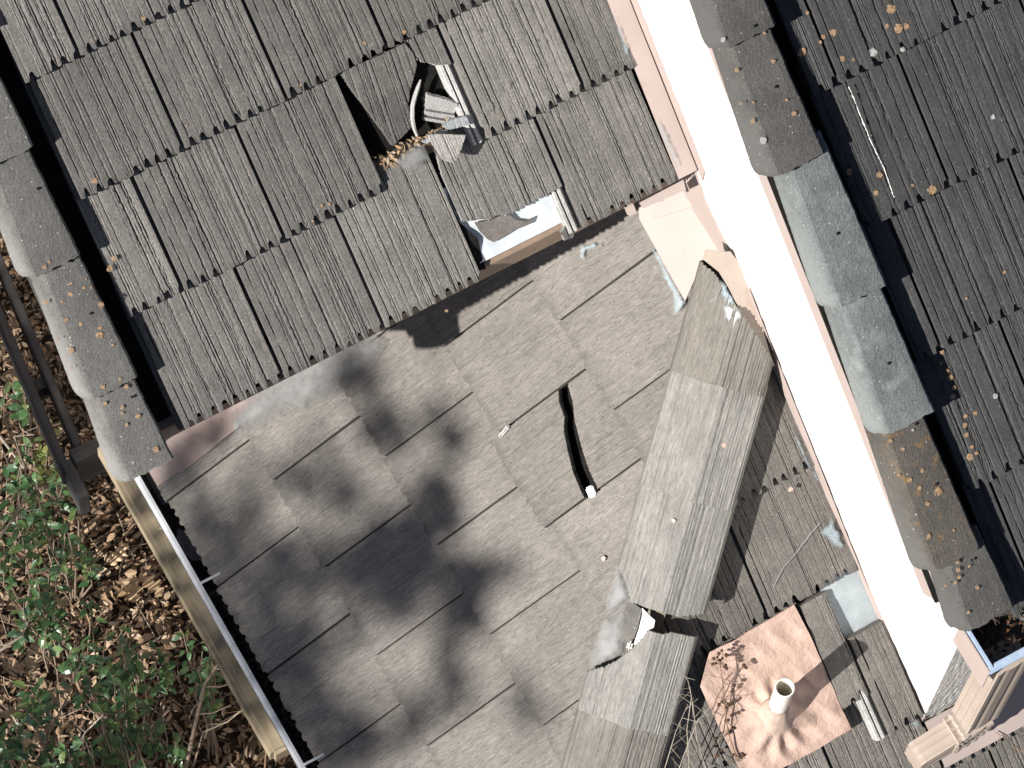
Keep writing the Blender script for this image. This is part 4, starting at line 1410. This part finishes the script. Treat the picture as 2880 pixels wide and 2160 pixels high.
frag([(958, 200), (1060, 160), (1140, 122), (1176, 168), (1168, 205), (1152, 262), (1150, 290), (1156, 330), (1159, 357), (1130, 385), (1105, 410), (1085, 380), (1030, 305), (985, 245)], 'A', -.016, 901,
     'large tilted slab of broken tile left of the black hole', mat=(M_TILE_A, M_TILE_A), rot=-.07, tip=(.03, .0))
frag([(1202, 380), (1240, 378), (1309, 380), (1296, 420), (1285, 440), (1278, 458), (1262, 455), (1244, 448), (1225, 415)], 'A', .045, 902,
     'loose pale wedge of tile propped below the hole casting a black shadow', mat=(concrete('pale_fragment', (.20, .19, .18), (.30, .29, .275), var=.05), M_BROKEN), tip=(-.12, .10), thick=.014, groove=.5)
# curved upright sliver: broken edge facing the sun
P = [on('A', u, v, -.01) for u, v in ((1183, 224), (1176, 245), (1166, 275), (1160, 300), (1160, 335), (1165, 362), (1173, 383))]
m = MB(); m.tube(P, [.002, .0055, .006, .006, .006, .0055, .0035], 6)
tag(link('tile_fragment', m.mesh('tile_fragment'), None, M_BROKEN), 'thin curved white sliver of tile standing in the black hole', 'tile fragment', 'loose tile fragments')
# upturned fragment showing the ribs of its underside
c = on('A', 1236, 308, -.035)
ex = on('A', 1290, 318, -.035) - on('A', 1180, 300, -.035); ex /= np.linalg.norm(ex)
nn = NA - ex * (NA @ ex); nn /= np.linalg.norm(nn)
nn = nn + np.cross(nn, ex) * -.35; nn /= np.linalg.norm(nn)
es = np.cross(nn, ex)
xs, ys_ = np.linspace(-.050, .048, 40), np.linspace(-.040, .042, 40)
X, Y = np.meshgrid(xs, ys_)
Z = np.where((np.abs(Y + .012) < .006) | (np.abs(Y + .030) < .005) | (Y > .018), .010, 0.0) + rng.normal(0, .0004, X.shape)
V = np.stack([X, Y, Z], -1)
cc = (V[:-1, :-1] + V[1:, 1:]) / 2
k = inside(cc[..., :2], [(-.048, .040), (-.040, -.005), (-.036, -.038), (.030, -.036), (.040, -.02), (.047, .012), (.040, .028), (.0, .036)])
tag(link('tile_fragment', grid_solid('tile_fragment', V, .018, k, True), None, [paint('tile_underside', (.26, .255, .25), (.34, .335, .33), rough=.9, scale=30), M_BROKEN], frame(c, ex, es, nn)),
    'upturned tile fragment showing grey ribs inside the hole', 'tile fragment', 'loose tile fragments')
frag([(1246, 352), (1268, 338), (1312, 326), (1322, 350), (1300, 356), (1262, 366)], 'A', .0, 905, 'flat pale blue-grey chip at the right side of the hole', mat=(M_PALE, M_BROKEN), thick=.012, groove=.2)
frag([(1262, 366), (1244, 380), (1200, 404), (1188, 400), (1205, 388), (1240, 368)], 'A', .004, 906, 'narrow pale tile chip between the debris and the propped wedge', mat=(M_PALE, M_BROKEN), thick=.012, groove=.2)
frag([(1578, 655), (1590, 636), (1606, 650), (1618, 650), (1612, 668), (1590, 676)], 'A', -.015, 907, 'small crumbled lump hanging at the eave beside the bare metal', thick=.016)
# unweathered head of the tile below the hole
smear([(1107, 458), (1125, 432), (1160, 412), (1192, 405), (1208, 445), (1185, 468), (1150, 480), (1128, 488)], 'A', M_WEDGE, roofA, .002, 'clean_patch')
mb = MB()
r = np.random.default_rng(23)
for k in range(120):
    f = r.random()
    u, v = 1075 + f * 190 + r.normal(0, 7), 455 - f * 100 + r.normal(0, 8)
    c = on('A', u, v, -.028 + r.uniform(0, .018))
    L = r.uniform(.010, .024)
    leaf_faces(mb, c, rdir(r, -.4, .4), NA + rdir(r) * .6, L, L * .45, .4, .4)
tag(link('hole_debris', mb.mesh('hole_debris'), None, leafmat('tan_debris', [(.16, .09, .045), (.38, .28, .18), (.28, .17, .08), (.46, .40, .32), (.10, .055, .03)], .8, .05)), 'tan dry leaf debris gathered along the lower edge of the hole', 'leaf debris', kind='stuff')
mb = MB()
for k in range(26):
    c = on('A', r.uniform(1070, 1110), 470 - r.uniform(0, 25), -.03 + r.uniform(0, .012))
    leaf_faces(mb, c, rdir(r, -.3, .3), NA + rdir(r) * .5, .02, .008, .4, .4)
tag(link('hole_debris', mb.mesh('hole_debris'), None, bpy.data.materials['dry_leaf']), 'brown dry leaves in the shaded lower corner of the wedge gap', 'leaf debris', kind='stuff')

# ------------------------------------------------------------------ sealant smears
smear([(1712, 20), (1728, 30), (1760, 110), (1778, 165), (1765, 175), (1742, 120)], 'A', M_SEAL, roofA, .003)
smear([(1905, 480), (1918, 470), (1900, 420), (1850, 330), (1840, 340), (1880, 430)], 'A', M_SEAL, roofA, .003)
smear([(1828, 700), (1845, 690), (1895, 790), (1930, 850), (1915, 880), (1892, 890), (1885, 830)], 'B', M_SEAL, roofB, .006)
smear([(1630, 690), (1690, 675), (1695, 690), (1650, 712), (1645, 745), (1625, 720)], 'B', M_SEAL, roofB, .004)
smear([(650, 1185), (700, 1135), (790, 1090), (840, 1070), (800, 1120), (720, 1180), (660, 1215)], 'B', M_SEAL, roofB, .004)
smear([(1010, 920), (900, 940), (760, 1030), (640, 1170), (660, 1240), (760, 1200), (960, 1110), (1060, 1020), (1090, 960)], 'B', M_DUSTP, roofB, .005, 'clean_patch')
smear([(2018, 770), (2045, 800), (2085, 880), (2075, 915), (2045, 900), (2030, 850)], 'H', M_SEAL, hip, .004)
smear([(2030, 850), (2075, 860), (2090, 890), (2060, 930), (2035, 900)], 'H', M_SEALW, hip, .006)
smear([(1985, 960), (2010, 945), (2070, 940), (2090, 965), (2050, 975), (2000, 985), (1985, 1010)], 'H', M_SEALW, hip, .005)
smear([(2225, 1220), (2245, 1225), (2285, 1310), (2310, 1350), (2330, 1370), (2295, 1355), (2260, 1300)], 'C', M_SEAL, roofC, .004)
smear([(2300, 1500), (2340, 1450), (2365, 1490), (2380, 1550), (2345, 1540)], 'C', M_SEAL, roofC, .004)
smear([(2485, 1890), (2530, 1885), (2560, 1960), (2590, 2040), (2570, 2060), (2520, 1960)], 'C', M_SEAL, roofC, .006)
smear([(1735, 1588), (1752, 1620), (1768, 1658), (1770, 1688), (1735, 1716), (1700, 1740), (1708, 1680)], 'B', M_WEDGE, roofB, .006, 'clean_patch')
smear([(1690, 1750), (1757, 1712), (1757, 1790), (1748, 1840), (1700, 1868), (1655, 1884), (1668, 1820)], 'B', M_WEDGE, roofB, .006, 'clean_patch')
m = MB()
P = [on('B', u, v, h) for u, v, h in ((1925, 885, .03), (1945, 880, .06), (1985, 855, .088), (2015, 838, .10), (2028, 810, .10))]
m.tube(P, .0011, 5)
link('sealant_string', m.mesh('sealant_string'), hip, M_SEALW if False else M_PALE)
m = MB()
P = [on('C', u, v, .002) for u, v in ((2307, 1470), (2280, 1500), (2235, 1560), (2200, 1600), (2180, 1640), (2175, 1650))]
m.tube(P, .0008, 5)
link('sealant_string', m.mesh('sealant_string'), roofC, M_PALE)
for k, (u, v, q_) in enumerate([(1697, 1570, 8), (1842, 1565, 6), (2037, 1253, 8), (2060, 1317, 5), (1895, 1465, 6), (1958, 1388, 7), (2225, 1376, 8), (1892, 1462, 5)]):
    spot(hip if u < 2100 and k != 0 else (roofB if k == 0 else roofC), on('B', u, v, .003) if k == 0 else (on('C', u, v, .002) if u > 2100 else on_hip(u, v, .001)), NA if u > 2000 else NB, q_ / 1040, paint("peach_fleck", (.42, .31, .26), (.46, .35, .30)) if k == 0 else bpy.data.materials["peach_fleck"], 70 + k, "paint_fleck")

# ------------------------------------------------------------------ dead weed beside the vent pipe
wd = thing('dead_weed', 'dry brown weed with dark round seed pods beside the vent pipe', 'weed', on('C', 2010, 2150, .01))
m, pods = MB(), MB()
r = np.random.default_rng(29)


def pod(P, rad):
    bm_ = bmesh.new()
    bmesh.ops.create_icosphere(bm_, subdivisions=1, radius=rad)
    V = [np.array(v.co) * (1, 1, .8) + P + r.normal(0, rad * .12, 3) for v in bm_.verts]
    F = [[v.index for v in f.verts] for f in bm_.faces]
    bm_.free()
    link('seed_pod', pydata('seed_pod', V, F, True), wd, M_POD)


stem = [on('C', 2075, 2140, .02), on('C', 2048, 2060, .035), on('C', 2038, 1980, .05), on('C', 2033, 1920, .065), on('C', 2025, 1870, .075)]
m.tube(stem, [.0022, .002, .0018, .0015, .001], 5)
PODS = [(2030, 1830, .27), (2042, 1843, .26), (2022, 1838, .27), (2017, 1848, .26), (2008, 1852, .25), (2012, 1866, .25), (2024, 1857, .26), (2032, 1852, .26), (2004, 1868, .24), (2040, 1872, .23), (2044, 1880, .22), (2038, 1874, .23), (2064, 1928, .17), (2060, 1938, .16), (2058, 1945, .16), (2092, 1872, .16), (2098, 1878, .16),
        (2068, 1972, .12), (2050, 1982, .12), (2042, 1990, .11), (2060, 1978, .12), (2022, 1982, .12), (2078, 2004, .10), (2058, 2012, .1), (2042, 2028, .09), (2062, 2048, .08), (2048, 2062, .07), (2014, 2076, .07), (2060, 2124, .05), (2016, 2126, .05), (2030, 2110, .05), (2086, 2118, .04), (2090, 2124, .04), (1995, 2110, .06)]
for u, v, h in PODS:
    p = on('C', u, v, h * .3)
    pod(p, r.uniform(.0045, .0068))
    j = min(range(len(stem)), key=lambda i: np.linalg.norm(stem[i] - p))
    m.tube([stem[j], (stem[j] + p) / 2 + rdir(r) * .008, p], [.0011, .0009, .0007], 4)
link('stalk', m.mesh('stalk'), wd, M_DEAD)
for k, (pts, lab) in enumerate([
    ([(1940, 2190, .02), (1932, 2050, .12), (1945, 1960, .18), (1935, 1915, .20), (1925, 1900, .2)], 'looped pale dry stem against the lower hip caps'),
    ([(1900, 2190, .10), (1925, 2120, .12), (1965, 2020, .14), (2035, 2000, .13)], 'straight pale dry stem leaning toward the vent pipe'),
    ([(1985, 2160, .02), (1960, 2080, .12), (1950, 1990, .16), (1940, 1930, .18)], 'upright pale dry stem at the foot of the hip caps'),
    ([(1870, 2160, .12), (1900, 2060, .14), (1935, 1980, .15)], 'thin dry stem crossing the lowest hip caps')]):
    m = MB()
    P = [on('C', u, v, h) for u, v, h in pts]
    m.tube(P, list(np.linspace(.0015, .0006, len(P))), 5)
    for q_ in range(7):
        i = r.integers(0, len(P) - 1)
        p = P[i] + (P[i + 1] - P[i]) * r.random()
        m.tube([p, p + rdir(r, -.2, .5) * r.uniform(.02, .07)], [.0008, .0004], 3)
    tag(link('dry_stem', m.mesh('dry_stem'), None, M_STRAW), lab, 'dry stem', 'dry weed stems')
m = MB()
P = [on('C', u, v, .03) for u, v in ((2880, 2120), (2840, 2080), (2800, 2060))]
m.tube(P, .0014, 4)
for k in range(9):
    p = P[0] + (P[2] - P[0]) * r.random()
    m.tube([p, p + rdir(r, -.2, .5) * .03], [.0007, .0004], 3)
tag(link('dry_stem', m.mesh('dry_stem'), None, M_DEAD), 'thin dead sprig at the lower right edge on the peach apron', 'dry stem', 'dry weed stems')

# ------------------------------------------------------------------ the tree whose leaves dapple the slope
tr = thing('shade_tree', 'leafy tree standing beside the house, shading the slope', 'tree', (-6.6, -1.3, GZ))
DAP = [  # measured dark patches on slope B: photo position, radius in metres, leaf count
    (1010, 1080, .055, 26), (1060, 1200, .06, 34), (1110, 1240, .04, 16), (985, 1020, .04, 14), (1260, 1240, .045, 16), (1240, 1180, .035, 10),
    (880, 1310, .06, 26), (820, 1330, .04, 12), (960, 1390, .05, 18), (1245, 1440, .055, 34), (1200, 1380, .035, 12),
    (1150, 1500, .06, 36), (1080, 1540, .075, 60), (1180, 1580, .075, 62), (1050, 1620, .07, 50), (1120, 1680, .06, 34), (1310, 1625, .06, 32), (1360, 1600, .04, 14), (1420, 1600, .03, 8),
    (1290, 1720, .05, 26), (1330, 1730, .03, 10), (960, 1570, .06, 26), (900, 1640, .06, 30), (1000, 1700, .05, 18),
    (620, 1480, .09, 40), (560, 1420, .07, 26), (700, 1560, .10, 56), (640, 1600, .09, 50), (780, 1650, .09, 52), (720, 1720, .10, 66), (800, 1760, .08, 44), (850, 1560, .06, 20),
    (860, 1830, .09, 46), (780, 1860, .09, 56), (900, 1920, .08, 30), (830, 1960, .09, 52), (900, 2040, .08, 46), (960, 2060, .06, 24), (980, 2120, .07, 30), (900, 2130, .08, 46),
    (1270, 1890, .04, 10), (1210, 1990, .05, 14), (1290, 1960, .04, 10), (1490, 2010, .055, 9), (1470, 1950, .05, 6), (1170, 2030, .04, 10), (1230, 1800, .03, 6),
    (680, 1330, .05, 8), (1090, 2090, .05, 10)]
SHADE = []
for u_, v_ in ((60, 900), (120, 1000), (150, 1120), (200, 1220), (80, 780), (40, 1000), (30, 700), (130, 880), (110, 1180), (10, 820), (60, 1110), (180, 1040), (240, 1230), (560, 2000), (640, 2080), (520, 1950)):
    SHADE.append((atz(u_, v_, -3.5), .13, 75))
for u_, v_ in ((20, 790), (60, 880), (100, 970), (140, 1060), (180, 1160), (215, 1250), (225, 1340), (265, 1290), (20, 950), (70, 1060), (120, 1180), (170, 1280)):
    SHADE.append((atz(u_, v_, ZF), .085, 48))
TIMB = [(atz(u_, v_, -1.6), .045, 12) for u_, v_ in ((405, 1450), (440, 1530), (500, 1640), (545, 1730), (600, 1830), (660, 1950), (700, 2030), (370, 1390))]
for u_, v_ in ((520, 1270), (600, 1210), (480, 1310)):
    SHADE.append((on('B', u_, v_), .06, 26))
lf = MB()
r = np.random.default_rng(41)
cent = []
for u, v, rad, n in DAP:
    b = on('B', u, v)
    t = r.uniform(9.5, 12.5)
    c = b + TO_SUN * t
    cent.append(c)
    for k in range(int(n * (1.0 if u < 950 else 1.9))):
        off = rdir(r) * rad * 1.4 * r.random() ** .45
        off = off + TO_SUN * r.normal(0, .15)
        L = r.uniform(.045, .075)
        leaf_faces(lf, c + off, rdir(r), rdir(r), L, L * .6, .2, .2)
for b, rad, n in SHADE + TIMB:
    c = b + TO_SUN * (r.uniform(8.0, 10.5) if rad > .05 else r.uniform(5.0, 7.0))
    cent.append(c)
    for k in range(n):
        L = r.uniform(.05, .085)
        leaf_faces(lf, c + rdir(r) * rad * r.random() ** .5 + TO_SUN * r.normal(0, .15), rdir(r), rdir(r), L, L * .6, .2, .2)
for k in range(14):                                     # the rest of the crown, its shadow falls on the ground and walls
    g = np.array([r.uniform(-2.2, -.15), r.uniform(-3.0, 3.6), -2.6])
    if g[0] > -.5 and g[1] < -.1: g[0] -= .5
    c = g + TO_SUN * r.uniform(8.5, 12.5)
    cent.append(c)
    for q_ in range(34):
        L = r.uniform(.05, .09)
        leaf_faces(lf, c + rdir(r) * .16 * r.random() ** .4, rdir(r), rdir(r), L, L * .6, .2, .2)
link('crown', lf.mesh('crown'), tr, M_TREELEAF)
br_ = MB()
base = np.array([-8.2, -1.4, GZ])
fork = np.array([-8.0, -1.3, 1.6])
br_.tube([base, base * .5 + fork * .5 + np.array([.1, .05, 0]), fork], [.22, .18, .15], 12)
limbs = []
for k in range(9):
    a = cent[k * 21 % len(cent)]
    mid = fork + (a - fork) * .55 + rdir(r) * .25
    br_.tube([fork, (fork + mid) / 2 + rdir(r) * .12, mid], [.075, .05, .028], 7)
    limbs.append(mid)
for c in cent:
    m0 = min(limbs, key=lambda q_: np.linalg.norm(q_ - c))
    br_.tube([m0, (m0 + c) / 2 + rdir(r) * .08, c], [.012, .007, .003], 4)
link('trunk', br_.mesh('trunk', True), tr, M_BARK)
